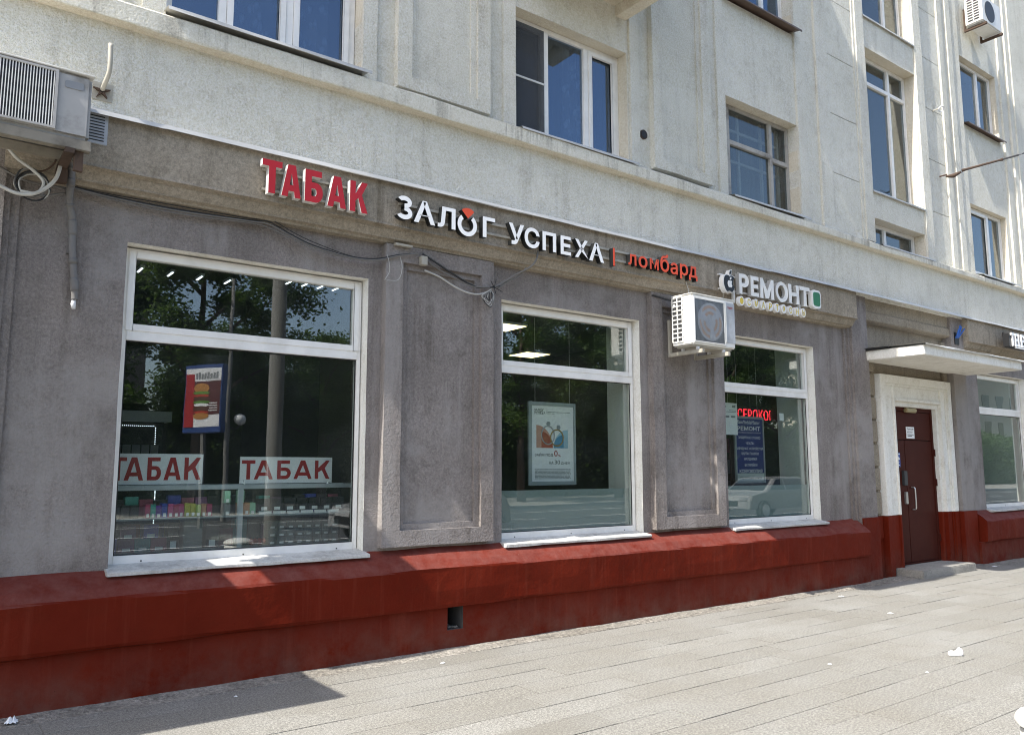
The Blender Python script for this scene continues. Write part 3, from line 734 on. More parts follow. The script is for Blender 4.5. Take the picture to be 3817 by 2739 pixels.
def upper_window(x0, x1, z0, z1, y, mulls, frame='pvc', glassm='glass_up', sill='flashing', sy=-.2, transom=None, sashes=(), fw=.05, sz=None, sill_ext=.03):
    mb = MB(); d = .06
    mb.box(x0, x0+fw, y, y+d, z0, z1); mb.box(x1-fw, x1, y, y+d, z0, z1); mb.box(x0+fw, x1-fw, y, y+d, z1-fw, z1); mb.box(x0+fw, x1-fw, y, y+d, z0, z0+fw)
    for mx in mulls: mb.box(mx-.032, mx+.032, y-.004, y+d, z0+fw, z1-fw)
    if transom:
        for tz, ta, tb in transom: mb.box(ta, tb, y-.006, y+d, tz-.03, tz+.03)
    wn = mb.build('window', frame, B, bevel=.003)
    ed = [x0+fw]+[m_ for m_ in mulls]+[x1-fw]
    for i, (a, b) in enumerate(zip(ed, ed[1:])):
        MB().box(a, b, y+.03, y+.036, z0+fw, z1-fw).build('pane', glassm, wn)
        if i in sashes:
            s = MB(); a_, b_ = a+(.034 if i else 0), b-(.034 if i < len(ed)-2 else 0); q = .05
            s.box(a_, a_+q, y-.014, y+.02, z0+fw, z1-fw); s.box(b_-q, b_, y-.014, y+.02, z0+fw, z1-fw); s.box(a_+q, b_-q, y-.014, y+.02, z0+fw, z0+fw+q); s.box(a_+q, b_-q, y-.014, y+.02, z1-fw-q, z1-fw)
            s.build('sash', frame, wn, bevel=.003)
    if sill:
        szz = sz if sz is not None else z0
        MB().profile([(y+.01, szz+.012), (sy, szz-.045), (sy-.004, szz-.07), (sy+.008, szz-.068)], x0-sill_ext, x1+sill_ext, .2, .004, 2, caps=False).build('sill', sill, wn, recalc=False)
    return wn
UY = .075
w_u1 = upper_window(1.315, 2.94, 5.02, 6.36, UY, [1.765, 2.33], sashes=(1, 2), sy=-.24, sz=5.05, fw=.06)
w_u2 = upper_window(4.67, 6.262, 4.99, 6.305, UY, [5.18, 5.76], sashes=(0, 2), sy=-.215, sz=5.0)
w_u3 = upper_window(7.995, 9.57, 4.98, 6.31, UY, [8.24, 9.16], frame='wood_old', glassm='glass_grey', sy=-.215, sz=4.99, transom=[(5.80, 8.27, 9.13), (5.76, 9.19, 9.53), (5.80, 8.035, 8.21)], fw=.04)
w_u3b = upper_window(7.995, 9.57, 7.70, 9.1, UY, [8.5, 9.1], sill='flashing_brown', sy=-.215, sz=7.72)
w_u4 = upper_window(11.48, 13.04, 5.83, 8.115, .10, [11.80, 12.50], transom=[(7.68, 11.53, 12.99)], sy=-.11, sz=5.82, sashes=(), fw=.045, glassm='glass_grey')
w_u4b = upper_window(11.48, 13.03, 8.69, 11, .10, [11.80, 12.50], sy=-.11, sz=8.68, fw=.045, glassm='glass_grey')
w_u4c = upper_window(11.48, 13.03, 4.95, 5.345, .10, [12.1], sy=-.21, sz=4.945, fw=.05, glassm='glass_grey')
w_u5 = upper_window(14.81, 16.29, 4.97, 6.25, .05, [15.72], sy=-.215, sz=4.97, sashes=(0,), glassm='glass_grey')
w_u5b = upper_window(14.81, 16.29, 7.77, 9.06, .05, [15.72], sill='flashing_brown', sy=-.16, sz=7.78, glassm='glass_grey')
mb = MB()
for x in (8.10, 8.62, 9.12, 9.5): mb.box(x-.02, x+.02, .2, .23, 4.98, 6.3)
for z in (5.62, 6.05): mb.box(8.1, 9.5, .201, .229, z-.018, z+.018)
mb.build('inner_frame', 'pvc_old', w_u3)
MB().box(4.74, 5.14, .053, .056, 5.05, 6.25).build('insect_screen', 'screen_mesh', w_u2); MB().box(4.735, 5.145, .047, .06, 5.63, 5.65).build('screen_bar', 'pvc_old', w_u2)
# stair window: narrow opening sash
MB().box(11.55, 11.76, .082, .098, 5.9, 7.62).build('sash', 'pvc', w_u4, bevel=.003)
# balcony over the middle window (its underside corner shows at the top edge)
mb = MB(); mb.box(4.70, 6.275, -1.15, .05, 6.83, 6.98, jit=.004); mb.box(4.70, 4.86, -1.05, .04, 6.71, 6.84, jit=.004); mb.box(6.10, 6.272, -1.05, .04, 6.71, 6.84, jit=.004)
bal = mb.build('balcony', 'plaster_cream', B, bevel=.008)
mb = MB(); mb.box(4.70, 6.275, -1.15, -1.10, 6.98, 7.95); mb.box(4.70, 4.75, -1.1, .0, 6.98, 7.95); mb.box(6.225, 6.275, -1.1, .0, 6.98, 7.95); mb.build('parapet', 'plaster_light', bal)
# the same balcony on the floors above
for k in range(1, 3):
    z = 6.83+k*3.1; xa, xb, dd = 4.70, 6.275, 1.15
    mb = MB(); mb.box(xa, xb, -dd, .0, z, z+.15); mb.box(xa, xb, -dd, -dd+.05, z+.15, z+1.05); mb.box(xa, xa+.05, -dd+.05, 0, z+.15, z+1.05); mb.box(xb-.05, xb, -dd+.05, 0, z+.15, z+1.05)
    mb.build('balcony', 'plaster_light', B)

# --- rooms behind the panes
def room(x0, x1, z0, z1, y0, y1, wallm, ceilm, floorm, backm=None, rightm=None):
    t = .04
    MB().box(x0, x1, y0, y1, z1, z1+t).build('room_ceiling', ceilm, B)
    MB().box(x0, x1, y0, y1, z0-t, z0).build('room_floor', floorm, B)
    MB().box(x0-t, x0, y0, y1, z0, z1).build('room_wall', wallm, B)
    MB().box(x1, x1+t, y0, y1, z0, z1).build('room_wall', rightm or wallm, B)
    MB().box(x0, x1, y1, y1+t, z0, z1).build('room_wall', backm or wallm, B)
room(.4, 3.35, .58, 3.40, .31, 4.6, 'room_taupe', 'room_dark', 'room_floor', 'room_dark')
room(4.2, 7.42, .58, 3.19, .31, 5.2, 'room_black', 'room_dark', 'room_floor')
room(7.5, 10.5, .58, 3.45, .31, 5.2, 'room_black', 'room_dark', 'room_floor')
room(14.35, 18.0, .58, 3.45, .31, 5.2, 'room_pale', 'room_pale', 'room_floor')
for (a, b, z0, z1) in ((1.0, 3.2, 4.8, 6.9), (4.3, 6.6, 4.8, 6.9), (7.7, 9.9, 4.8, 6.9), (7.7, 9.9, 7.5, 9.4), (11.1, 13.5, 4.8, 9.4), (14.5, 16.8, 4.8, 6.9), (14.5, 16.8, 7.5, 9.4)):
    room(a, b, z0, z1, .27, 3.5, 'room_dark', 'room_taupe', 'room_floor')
# white inner linings beside the panes of the second and third shop
MB().box(6.38, 6.44, .2, .47, .6, 3.4).build('window_lining', 'room_pale', B)
MB().box(9.72, 9.78, .2, .55, .6, 3.4).build('window_lining', 'room_pale', B)
MB().box(16.45, 16.5, .2, 1.2, .6, 3.4).build('window_lining', 'room_pale', B)
# frosted film behind the lower glass
for i, (a, b) in enumerate(((4.55, 6.42), (7.92, 9.79))):
    MB().box(a, b, .170, .173, .9, 1.345).build('frosted_film', 'film_frost', B)
# ================================================================== SIGNS ON THE FASCIA
def letters(parent, spec, yf, depth, face, side, weight=.03, bevel=0, block=None):
    for ch, x0, x1, z0, z1 in spec:
        (x0, z0), (x1, z1) = recede(x0, z0, -.30, yf), recede(x1, z1, -.30, yf)
        mb = MB()
        if block: block_letter(mb, ch, x0, x1, z0, z1, yf, depth, block[0]*(1.0 if ch not in 'АКМ' else .92), block[1])
        else: text_fit(mb, ch, x0, x1, z0, z1, yf, depth, weight, mf=0, ms=1)
        mb.build('letter', [face, side], parent, recalc=bool(block), bevel=bevel)
S1 = empty('shop_sign', (2.47, -.15, 3.7), 'red box letters spelling ТАБАК at the left end of the sign band', 'sign')
S1.location = (0, 0, 0)
letters(S1, [('Т', 2.018, 2.178, 3.70, 3.968), ('А', 2.176, 2.336, 3.70, 3.965), ('Б', 2.368, 2.522, 3.695, 3.962), ('А', 2.562, 2.728, 3.692, 3.956), ('К', 2.760, 2.925, 3.689, 3.953)], -.275, .06, 'sign_red', 'sign_side_white', block=(.056, .052))
for z in (3.745, 3.905): MB().box(2.05, 2.92, -.212, -.193, z, z+.018).build('rail', 'beige_metal', S1)
S2 = empty('shop_sign', (0, 0, 0), 'white box letters with an orange wedge and small orange word ломбард', 'sign')
W_ = 'sign_white'; K_ = 'sign_black_side'
letters(S2, [('А', 3.371, 3.588, 3.710, 3.915), ('Л', 3.615, 3.803, 3.710, 3.905), ('Г', 4.104, 4.245, 3.700, 3.898),
             ('У', 4.406, 4.589, 3.690, 3.896), ('С', 4.595, 4.780, 3.688, 3.892), ('П', 4.818, 4.991, 3.692, 3.885), ('Е', 5.050, 5.185, 3.690, 3.883), ('Х', 5.239, 5.420, 3.690, 3.882), ('А', 5.432, 5.640, 3.685, 3.883)], -.275, .06, W_, K_, .028)
# the rounded first letter, two bowls swept with the stroke
mb = MB(); (zx0, zz0), (zx1, zz1) = recede(3.20, 3.712, -.30, -.275), recede(3.358, 3.922, -.30, -.275); hh = zz1-zz0; ww = zx1-zx0; t_ = .041
for cz, rz, a0, a1, dy, rx in ((zz0+hh*.742, hh*.258, 150, -90, 0, ww*.46), (zz0+hh*.285, hh*.285, 90, -152, .0006, ww*.5)):
    n = 20; cx = zx0+ww*.48; ang = [math.radians(a0+(a1-a0)*k/n) for k in range(n+1)]
    oo = [(cx+rx*math.cos(a), cz+rz*math.sin(a)) for a in ang]; ii = [(cx+(rx-t_)*math.cos(a), cz+(rz-t_)*math.sin(a)) for a in ang]
    for k in range(n):
        yf = -.275+dy; P, Q, R_, S_ = oo[k], oo[k+1], ii[k+1], ii[k]
        mb.quad((P[0], yf, P[1]), (S_[0], yf, S_[1]), (R_[0], yf, R_[1]), (Q[0], yf, Q[1]), 0)
        mb.quad((P[0], yf, P[1]), (Q[0], yf, Q[1]), (Q[0], -.215, Q[1]), (P[0], -.215, P[1]), 1); mb.quad((S_[0], yf, S_[1]), (S_[0], -.215, S_[1]), (R_[0], -.215, R_[1]), (R_[0], yf, R_[1]), 1)
    for p_, q_ in ((oo[0], ii[0]), (oo[-1], ii[-1])): mb.quad((p_[0], yf, p_[1]), (q_[0], yf, q_[1]), (q_[0], -.215, q_[1]), (p_[0], -.215, p_[1]), 1)
mb.build('letter', [W_, K_], S2, recalc=False)
# the open ring of the O, cut at the top, with the orange wedge standing in it
mb = MB(); cx, cz = 3.948, 3.790; n = 30; a0, a1 = math.radians(90-38), math.radians(90+38-360)
o_ = arc(cx, cz, .107, a0, a1, n); i_ = arc(cx, cz, .066, a0, a1, n)
for k in range(n):
    (ax, az), (bx, bz), (dx, dz), (ex, ez) = o_[k], o_[k+1], i_[k+1], i_[k]
    mb.quad((ex, -.275, ez), (dx, -.275, dz), (bx, -.275, bz), (ax, -.275, az), 0)
    mb.quad((ax, -.275, az), (bx, -.275, bz), (bx, -.215, bz), (ax, -.215, az), 1); mb.quad((ex, -.275, ez), (ex, -.215, ez), (dx, -.215, dz), (dx, -.275, dz), 1)
for (p, q) in ((o_[0], i_[0]), (o_[-1], i_[-1])): mb.quad((p[0], -.275, p[1]), (q[0], -.275, q[1]), (q[0], -.215, q[1]), (p[0], -.215, p[1]), 1)
mb.build('letter', [W_, K_], S2, recalc=False)
mb = MB(); pts = [(3.955, 3.852)]+arc(3.955, 3.852, .100, math.radians(90-44), math.radians(90+44), 8); mb.prism(pts, -.2752, -.215, 0, 1); mb.build('wedge', ['sign_orange', K_], S2, recalc=False)
mb = MB(); mb.box(5.797, 5.823, -.275, -.274, 3.687, 3.882, 0); mb.box(5.797, 5.823, -.274, -.215, 3.687, 3.882, 1); mb.build('bar', ['sign_orange', K_], S2)
letters(S2, [('л', 5.996, 6.118, 3.727, 3.848), ('о', 6.152, 6.288, 3.722, 3.852), ('м', 6.325, 6.465, 3.728, 3.850), ('б', 6.492, 6.634, 3.726, 3.928), ('а', 6.656, 6.773, 3.722, 3.856), ('р', 6.812, 6.948, 3.690, 3.866), ('д', 6.962, 7.108, 3.695, 3.862)], -.275, .06, 'sign_orange', K_, .016)
for z in (3.765, 3.865): MB().box(3.27, 7.04, -.214, -.193, z, z+.022).build('rail', 'beige_metal', S2)
S3 = empty('shop_sign', (0, 0, 0), 'milky white letters spelling РЕМОНТ between a black fruit emblem and a green plate', 'sign')
letters(S3, [('Р', 7.862, 8.050, 3.655, 3.905), ('Е', 8.085, 8.245, 3.655, 3.907), ('М', 8.278, 8.550, 3.658, 3.909), ('О', 8.585, 8.850, 3.655, 3.915), ('Н', 8.869, 9.090, 3.665, 3.910), ('Т', 9.112, 9.330, 3.660, 3.914)], -.275, .05, 'sign_milky', 'sign_side_grey', bevel=.004, block=(.057, .050))
for z in (3.690, 3.865): MB().box(7.60, 9.45, -.215, -.18, z, z+.018).build('rail', 'sign_side_white', S3)
for x in (7.84, 9.19): MB().box(x, x+.03, -.23, -.2, 3.55, 3.69).build('rail', 'sign_side_white', S3)
# fruit emblem: black plate with white rim, white fruit inside, a leaf above
def fruit(cx, cz, k):
    half = [(0, .30), (.12, .36), (.26, .35), (.36, .27), (.30, .16), (.265, .03), (.29, -.10), (.37, -.19), (.30, -.34), (.18, -.45), (.07, -.42), (0, -.41)]
    left = [(-x, z) for x, z in [(0, -.41), (.07, -.42), (.18, -.45), (.31, -.32), (.39, -.12), (.40, .06), (.36, .22), (.26, .34), (.12, .36)]]
    P = spline([(x, 0, z) for x, z in half+left[1:]+[half[0]]], 3)[:-1]
    return [(cx+p.x*k, cz+p.z*k) for p in P][::-1]
mb = MB(); mb.prism(fruit(7.688, 3.765, .27), -.290, -.225, 1, 1); mb.prism(fruit(7.690, 3.765, .245), -.296, -.2902, 0, 0); mb.prism(fruit(7.695, 3.752, .105), -.300, -.2962, 1, 1)
def leaf_pts(cx, cz, k): return [(cx+k*x, cz+k*z) for x, z in [(-.35, -.45), (.05, -.40), (.35, -.05), (.38, .45), (0, .36), (-.285, 0)]]
mb.prism(leaf_pts(7.716, 3.895, .085), -.290, -.235, 1, 1); mb.prism(leaf_pts(7.716, 3.895, .055), -.295, -.2902, 0, 0); mb.prism(leaf_pts(7.708, 3.818, .04), -.300, -.2962, 1, 1)
mb.build('fruit_emblem', ['black', 'sign_milky'], S3, recalc=True)
# plain green light box at the other end
def rrect(x0, x1, z0, z1, r, n=4):
    P = []
    for (cx, cz, a) in ((x1-r, z1-r, 0), (x0+r, z1-r, 90), (x0+r, z0+r, 180), (x1-r, z0+r, 270)):
        P += arc(cx, cz, r, math.radians(a), math.radians(a+90), n)
    return P
mb = MB(); mb.prism(rrect(9.41, 9.61, 3.67, 3.915, .05), -.285, -.225, 1, 1); mb.prism(rrect(9.435, 9.585, 3.70, 3.885, .035), -.291, -.2852, 0, 0)
mb.build('green_plate', ['sign_green', 'sign_milky'], S3)
for i, ch in enumerate('•СМАРТФОНЫ'):
    x = 7.913+i*.142; mb = MB(); mb.disc(x, 3.571, .052, .060, -.290, -.245, 20, 0, 0)
    if i: text_fit(mb, ch, x-.030, x+.030, 3.530, 3.612, -.2925, 0, .02, mf=1)
    else: mb.disc(x, 3.571, .034, .04, -.2925, -.2902, 16, 1, 1)
    mb.build('letter_disc', ['sign_milky', 'sign_yellow'], S3)
S4 = empty('projecting_sign', (0, 0, 0), 'black and white box sign reading TELE2 on the fascia at the right edge', 'sign')
MB().box(15.10, 16.1, -.40, -.30, 3.65, 3.885).build('box', 'black', S4, bevel=.005)
for ch, a, b in (('T', 15.15, 15.27), ('E', 15.30, 15.40), ('L', 15.43, 15.52), ('E', 15.55, 15.65), ('2', 15.68, 15.90)):
    mb = MB(); text_fit(mb, ch, a, b, 3.665, 3.895, -.425, .024, .02); mb.build('letter', 'sign_white', S4, recalc=False)
MB().box(15.3, 16.0, -.424, -.401, 3.635, 3.655).build('trim', 'sign_white', S4)
for x in (15.35, 15.85): MB().box(x, x+.03, -.36, -.2, 3.885, 3.95).build('bracket', 'metal_dark', S4)

# ================================================================== AIR CONDITIONERS
def ac_brackets(p, xs, yw, yf, z, up, mat):
    for x in xs:
        mb = MB(); mb.box(x-.02, x+.02, yw-.012, yw+.02, z-.05, z+up); mb.box(x-.02, x+.02, yf, yw-.013, z-.05, z-.004, jit=.002); mb.build('bracket', mat, p, bevel=.003)
A1 = empty('air_conditioner', (0, 0, 0), 'dirty grey air conditioner with vertical fins at the top left, on a rusty frame', 'air conditioner')
MB().box(-.14, .775, -.555, -.25, 3.71, 4.145).build('casing', 'ac_dirty', A1, bevel=.02)
MB().box(-.10, .555, -.5605, -.552, 3.745, 4.125).build('grille_back', 'black', A1)
mb = MB()
for k in range(40): x = -.095+k*.0165; mb.box(x, x+.0055, -.570, -.561, 3.75, 4.12)
mb.build('grille', 'ac_white', A1)
mb = MB()
for z in (3.735, 4.12): mb.box(-.115, .575, -.574, -.556, z, z+.014)
mb.box(.558, .575, -.574, -.556, 3.749, 4.12); mb.build('grille_frame', 'ac_dirty', A1)
MB().prism(rrect(.615, .725, 4.035, 4.085, .012), -.5595, -.555).build('badge', 'print_grey', A1)
MB().box(-.155, .785, -.57, -.24, 4.146, 4.158, jit=.002).build('top_cover', 'ac_white', A1, bevel=.004)  # white on the dirty casing: sunlit top edge painted as a highlight
MB().box(-.14, .79, -.56, -.49, 3.635, 3.70, jit=.004).build('rail', 'rail_dirty', A1, bevel=.004)
MB().box(-.14, .77, -.30, -.25, 3.64, 3.70, jit=.004).build('rail', 'rail_dirty', A1, bevel=.004)
mb = MB(); mb.box(.64, .70, -.56, -.15, 3.60, 3.636, jit=.003); mb.box(.635, .705, -.225, -.17, 3.50, 3.60, jit=.003); mb.build('bracket', 'rust', A1, bevel=.003)
mb = MB(); mb.box(.70, .75, -.53, -.49, 3.50, 3.70, jit=.004); mb.build('bracket', 'rust', A1)
A2 = empty('air_conditioner', (0, 0, 0), 'white boxy air conditioner with a lit side vent over the second pilaster', 'air conditioner')
ax0, ax1, ayf, ayb, az0, az1 = 6.745, 7.475, -.515, -.215, 2.912, 3.472
# casing with real vent openings in its left side
mb = MB(); mb.box(ax0+.006, ax1, ayf, ayb, az0, az1); mb.build('casing', 'ac_white', A2, bevel=.012)
mb = MB(); mb.box(ax0+.003, ax0+.0058, ayb-.155, ayb-.02, az0+.04, az1-.03); mb.build('vent_back', 'metal_dark', A2)
mb = MB(); zs = [az0+.035+k*.0505 for k in range(11)]
for z in zs: mb.box(ax0-.006, ax0+.003, ayb-.163, ayb-.012, z, z+.0125)
for y in (ayb-.163, ayb-.092, ayb-.018): mb.box(ax0-.0055, ax0+.003, y, y+.011, az0+.047, zs[-1])
mb.build('side_vent', 'ac_white', A2)
MB().box(ax0-.007, ax0+.003, ayb-.06, ayb-.028, az1-.115, az1-.085).build('side_handle', 'ac_white', A2, bevel=.003)
MB().prism(rrect(ax0+.03, ax0+.535, az0+.035, az1-.04, .015), ayf-.0005, ayf+.001).build('grille_back', 'metal_dark', A2)
fcx, fcz = ax0+.30, az0+.27
for k, (r_, mt) in enumerate(((.215, 'silver'), (.188, 'moire_copper'), (.155, 'silver'), (.12, 'moire_copper'), (.085, 'ac_grey'))): MB().disc(fcx, fcz, r_, r_, ayf-.0014-.0005*k, ayf-.001-.0005*k, 36).build('fan_moire_ring', mt, A2)  # coloured rings painted in for the moire bands on the grille
for k in range(3):
    t = k*2.094+.4; MB().prism([(fcx+.04*math.cos(t), fcz+.04*math.sin(t)), (fcx+.2*math.cos(t), fcz+.2*math.sin(t)), (fcx+.205*math.cos(t+.55), fcz+.205*math.sin(t+.55)), (fcx+.05*math.cos(t+.8), fcz+.05*math.sin(t+.8))], ayf-.0046, ayf-.0042).build('fan_blade', 'ac_grey', A2)
mb = MB()
for k in range(36): x = ax0+.036+k*.0139; mb.box(x, x+.0030, ayf-.010, ayf-.0056, az0+.045, az1-.05)
mb.build('grille', 'fin_metal', A2)
mb = MB()
for z in (az0+.028, az1-.05): mb.box(ax0+.022, ax0+.543, ayf-.011, ayf-.001, z, z+.012)
for x in (ax0+.022, ax0+.531): mb.box(x, x+.012, ayf-.011, ayf-.001, az0+.0405, az1-.0505)
mb.build('grille_frame', 'ac_white', A2)
MB().box(ax0+.55, ax0+.575, ayf-.010, ayf-.001, az0+.06, az1-.04).build('front_rib', 'ac_white', A2, bevel=.006)
MB().box(ax0+.58, ax1-.003, ayf-.004, ayf-.0005, az0+.06, az1-.035).build('front_panel', 'ac_grey', A2, bevel=.002)
mb = MB(); text_fit(mb, 'TOSOT', ax0+.60, ax0+.69, az1-.105, az1-.08, ayf-.0065, 0, .03); mb.build('brand_mark', 'print_red', A2, recalc=False)
mb = MB(); mb.box(ax0-.001, ax1+.004, ayf-.005, ayb+.004, az1-.003, az1+.012); mb.build('top_cover', 'ac_white', A2, bevel=.006)
mb = MB(); mb.box(ax0+.04, ax1-.04, ayf+.03, ayb-.03, az0-.02, az0-.001); mb.build('base_pan', 'beige_metal', A2)
ac_brackets(A2, (6.86, 7.30), -.08, -.56, 2.868, .38, 'beige_metal')
mb = MB()
for x in (6.86, 7.30):
    for y in (-.48, -.27): mb.box(x-.014, x+.014, y-.014, y+.014, 2.862, 2.894)
mb.build('rubber_foot', 'print_white', A2)
A3 = empty('air_conditioner', (0, 0, 0), 'small white air conditioner with black vents high on the wall, top right', 'air conditioner')
MB().box(14.98, 15.78, -.44, -.14, 9.62, 10.15).build('casing', 'ac_white', A3, bevel=.02)
mb = MB()
for r in range(9):
    for c in range(2): mb.box(14.974, 14.98, -.39+c*.11, -.30+c*.11, 9.68+r*.05, 9.705+r*.05)
mb.build('side_vent', 'black', A3)
mb = MB(); mb.disc(15.3, 9.88, .2, .2, -.446, -.44, 24); mb.build('fan_grille', 'metal_dark', A3)
ac_brackets(A3, (15.05, 15.7), -.11, -.48, 9.60, .4, 'rust')

# ================================================================== THINGS FIXED TO THE WALL
V1 = empty('vent_box', (0, 0, 0), 'pale blue louvred metal box beside the top left air conditioner', 'vent')
MB().box(.80, .938, -.20, -.15, 3.832, 4.095).build('box', 'ac_grey', V1, bevel=.004)
for k in range(10): MB().box(.815, .915, -.2035, -.2005, 3.855+k*.022, 3.862+k*.022).build('slot', 'black', V1)
V2 = empty('round_vent', (0, 0, 0), 'small round dark wall vent beside the middle upper window', 'vent')
mb = MB(); P = arc(6.505, 5.388, .056, 0, 2*math.pi, 20); mb.prism(P[:-1], -.088, -.07); mb.build('rim', 'rust', V2)
MB().prism(arc(6.505, 5.388, .045, 0, 2*math.pi, 20)[:-1], -.091, -.0882).build('opening', 'black', V2)
for k in range(6): MB().box(6.47, 6.54, -.094, -.0912, 5.36+k*.011, 5.365+k*.011).build('slat', 'metal_dark', V2)
P1 = empty('flagpole_holder', (0, 0, 0), 'bent pipe bracket on a square rusty plate above the sign band', 'bracket')
MB().box(.835, .965, -.118, -.105, 4.19, 4.325).build('plate', 'beige_metal', P1, bevel=.003)
MB().tube(spline([(.893, -.115, 4.255), (.90, -.19, 4.29), (.915, -.245, 4.36), (.915, -.26, 4.45), (.912, -.26, 4.565)], 5), .0165, 10).build('pipe', 'beige_metal', P1, True)
for a in range(5):
    t = math.radians(20+a*72); MB().prism([(.893+.012*math.cos(t+1.57), 4.255+.012*math.sin(t+1.57)), (.893-.012*math.cos(t+1.57), 4.255-.012*math.sin(t+1.57)), (.893+.06*math.cos(t), 4.255+.06*math.sin(t))], -.145, -.1185).build('gusset', 'rust', P1)
H1 = empty('drain_hose', (0, 0, 0), 'grey wrapped hose hanging down the wall from the left air conditioner', 'hose')
hp = spline([(.72, -.20, 3.72), (.735, -.16, 3.62), (.735, -.15, 3.52), (.745, -.09, 3.40), (.775, -.05, 3.28), (.785, -.045, 3.1), (.80, -.045, 2.95), (.815, -.05, 2.82), (.822, -.05, 2.73)], 8)
MB().tube(hp, [.024+.004*nz(i*.7, 0, 0, 1) for i in range(len(hp))], 8).build('wrap', 'foam_wrap', H1, True)
MB().tube([(.818, -.05, 2.735), (.814, -.05, 2.70), (.818, -.055, 2.665)], [.014, .017, .012], 8).build('end_fitting', 'print_white', H1, True)
MB().box(.755, .78, -.04, -.002, 3.06, 3.09).build('clip', 'cable_grey', H1)
for k, (i0, n_) in enumerate(((6, 3), (13, 5), (24, 2), (31, 6), (44, 3), (52, 7))): MB().tube(hp[i0:i0+n_], [.027+.003*random.random() for _ in range(n_)], 8).build('tape', ('cable_grey', 'foam_wrap')[k % 2], H1, True)
CB = empty('cable_coil', (0, 0, 0), 'tangle of coiled cables and white hoses below the left air conditioner', 'cable')
for k, (r, mt, rr) in enumerate(((.085, 'cable_black', .006), (.092, 'cable_grey', .007), (.078, 'cable_black', .006), (.098, 'cable_black', .006), (.088, 'cable_white', .005))):
    cx, cz = .49+.006*k, 3.47-.008*k
    MB().tube([(cx+r*math.cos(t*math.pi/12)*(1+.05*math.sin(t+k)), -.20+.012*math.sin(t*.5+k), cz+r*1.05*math.sin(t*math.pi/12)) for t in range(25)], rr, 6, cap=False).build('coil', mt, CB, True)
for pts, mt, rr in (([(.66, -.22, 3.66), (.655, -.25, 3.60), (.63, -.26, 3.50), (.57, -.25, 3.42), (.50, -.24, 3.375), (.42, -.22, 3.37), (.34, -.2, 3.40), (.2, -.2, 3.46)], 'cable_white', .013),
                    ([(.2, -.3, 3.74), (.30, -.27, 3.70), (.40, -.25, 3.60), (.50, -.24, 3.54), (.565, -.24, 3.47), (.53, -.24, 3.39), (.44, -.22, 3.39)], 'cable_white', .011),
                    ([(.64, -.25, 3.70), (.62, -.24, 3.62), (.58, -.22, 3.57), (.52, -.21, 3.54)], 'rust', .006),
                    ([(.2, -.1, 3.62), (.35, -.1, 3.55), (.5, -.1, 3.50), (.72, -.1, 3.50)], 'cable_grey', .007),
                    ([(.50, -.2, 3.38), (.60, -.12, 3.42), (.72, -.1, 3.47)], 'cable_grey', .008)):
    MB().tube(spline(pts, 6), rr, 7).build('cable', mt, CB, True)
C1 = empty('wall_cable', (0, 0, 0), 'sagging bundle of grey cables running below the cornice over the first window', 'cable')
for k, (dz, dy, mt, rr) in enumerate(((0, 0, 'cable_grey', .007), (.010, -.006, 'cable_black', .005), (-.014, .004, 'cable_grey', .0045), (.022, .002, 'cable_black', .0035))):
    s = 1+.25*k
    MB().tube(spline([(.74, -.06, 3.53+dz*.4), (1.0, -.055, 3.51+dz), (1.45, -.05, 3.50+dz*s), (2.01, -.055, 3.52+dz), (2.17, -.065, 3.52+dz*2), (2.35, -.075, 3.455+dz*s), (2.54, -.08, 3.395+dz*s), (2.88, -.085, 3.355+dz*.6), (3.12, -.09, 3.37+dz*.6), (3.34, -.11, 3.44+dz*.4), (3.555, -.115, 3.49)], 6), rr, 6).build('cable', mt, C1, True)
MB().tube(spline([(3.22, -.10, 3.43), (3.23, -.12, 3.36), (3.24, -.11, 3.28), (3.20, -.10, 3.20)], 5), .003, 5).build('loose_wire', 'cable_white', C1)
MB().tube(spline([(3.35, -.1, 3.43), (3.36, -.12, 3.33), (3.33, -.11, 3.22), (3.22, -.1, 3.20)], 5), .003, 5).build('loose_wire', 'cable_white', C1)
C2 = empty('wall_cable', (0, 0, 0), 'knotted cables dropping across the first pilaster and up to the white letters', 'cable')
for pts, mt, rr in (([(3.57, -.115, 3.49), (3.72, -.11, 3.43), (3.92, -.10, 3.35), (4.13, -.10, 3.275), (4.25, -.11, 3.27), (4.36, -.13, 3.29)], 'cable_black', .009),
                    ([(3.58, -.11, 3.47), (3.70, -.10, 3.40), (3.90, -.095, 3.33), (4.12, -.10, 3.27), (4.34, -.13, 3.28)], 'cable_grey', .007),
                    ([(3.60, -.10, 3.345), (3.76, -.095, 3.31), (3.89, -.095, 3.255), (4.03, -.095, 3.21), (4.17, -.10, 3.198), (4.28, -.11, 3.23), (4.34, -.12, 3.28)], 'cable_white', .009),
                    ([(4.36, -.13, 3.285), (4.48, -.12, 3.36), (4.62, -.13, 3.45), (4.74, -.20, 3.53), (4.80, -.22, 3.61), (4.83, -.21, 3.70)], 'cable_grey', .010),
                    ([(4.40, -.12, 3.28), (4.53, -.11, 3.37), (4.66, -.12, 3.44), (4.70, -.18, 3.52)], 'cable_grey', .007)):
    MB().tube(spline(pts, 6), rr, 7).build('cable', mt, C2, True)
for k in range(7):
    a = random.uniform(0, 6.3); l = random.uniform(.05, .12)
    mt = ('cable_white', 'cable_black', 'cable_grey')[k % 3]
    c = Vector((4.31, -.13, 3.25))
    P = [c, c+Vector((.03*math.cos(a), -.02, -.05)), c+Vector((-.03+.02*k*.3, -.02, -.05-l)), c+Vector((-.05-.01*k, -.015, -.03-l*.6)), c+Vector((.01, -.01, .01))]
    MB().tube(spline(P, 6), .005, 5).build('loop', mt, C2, True)
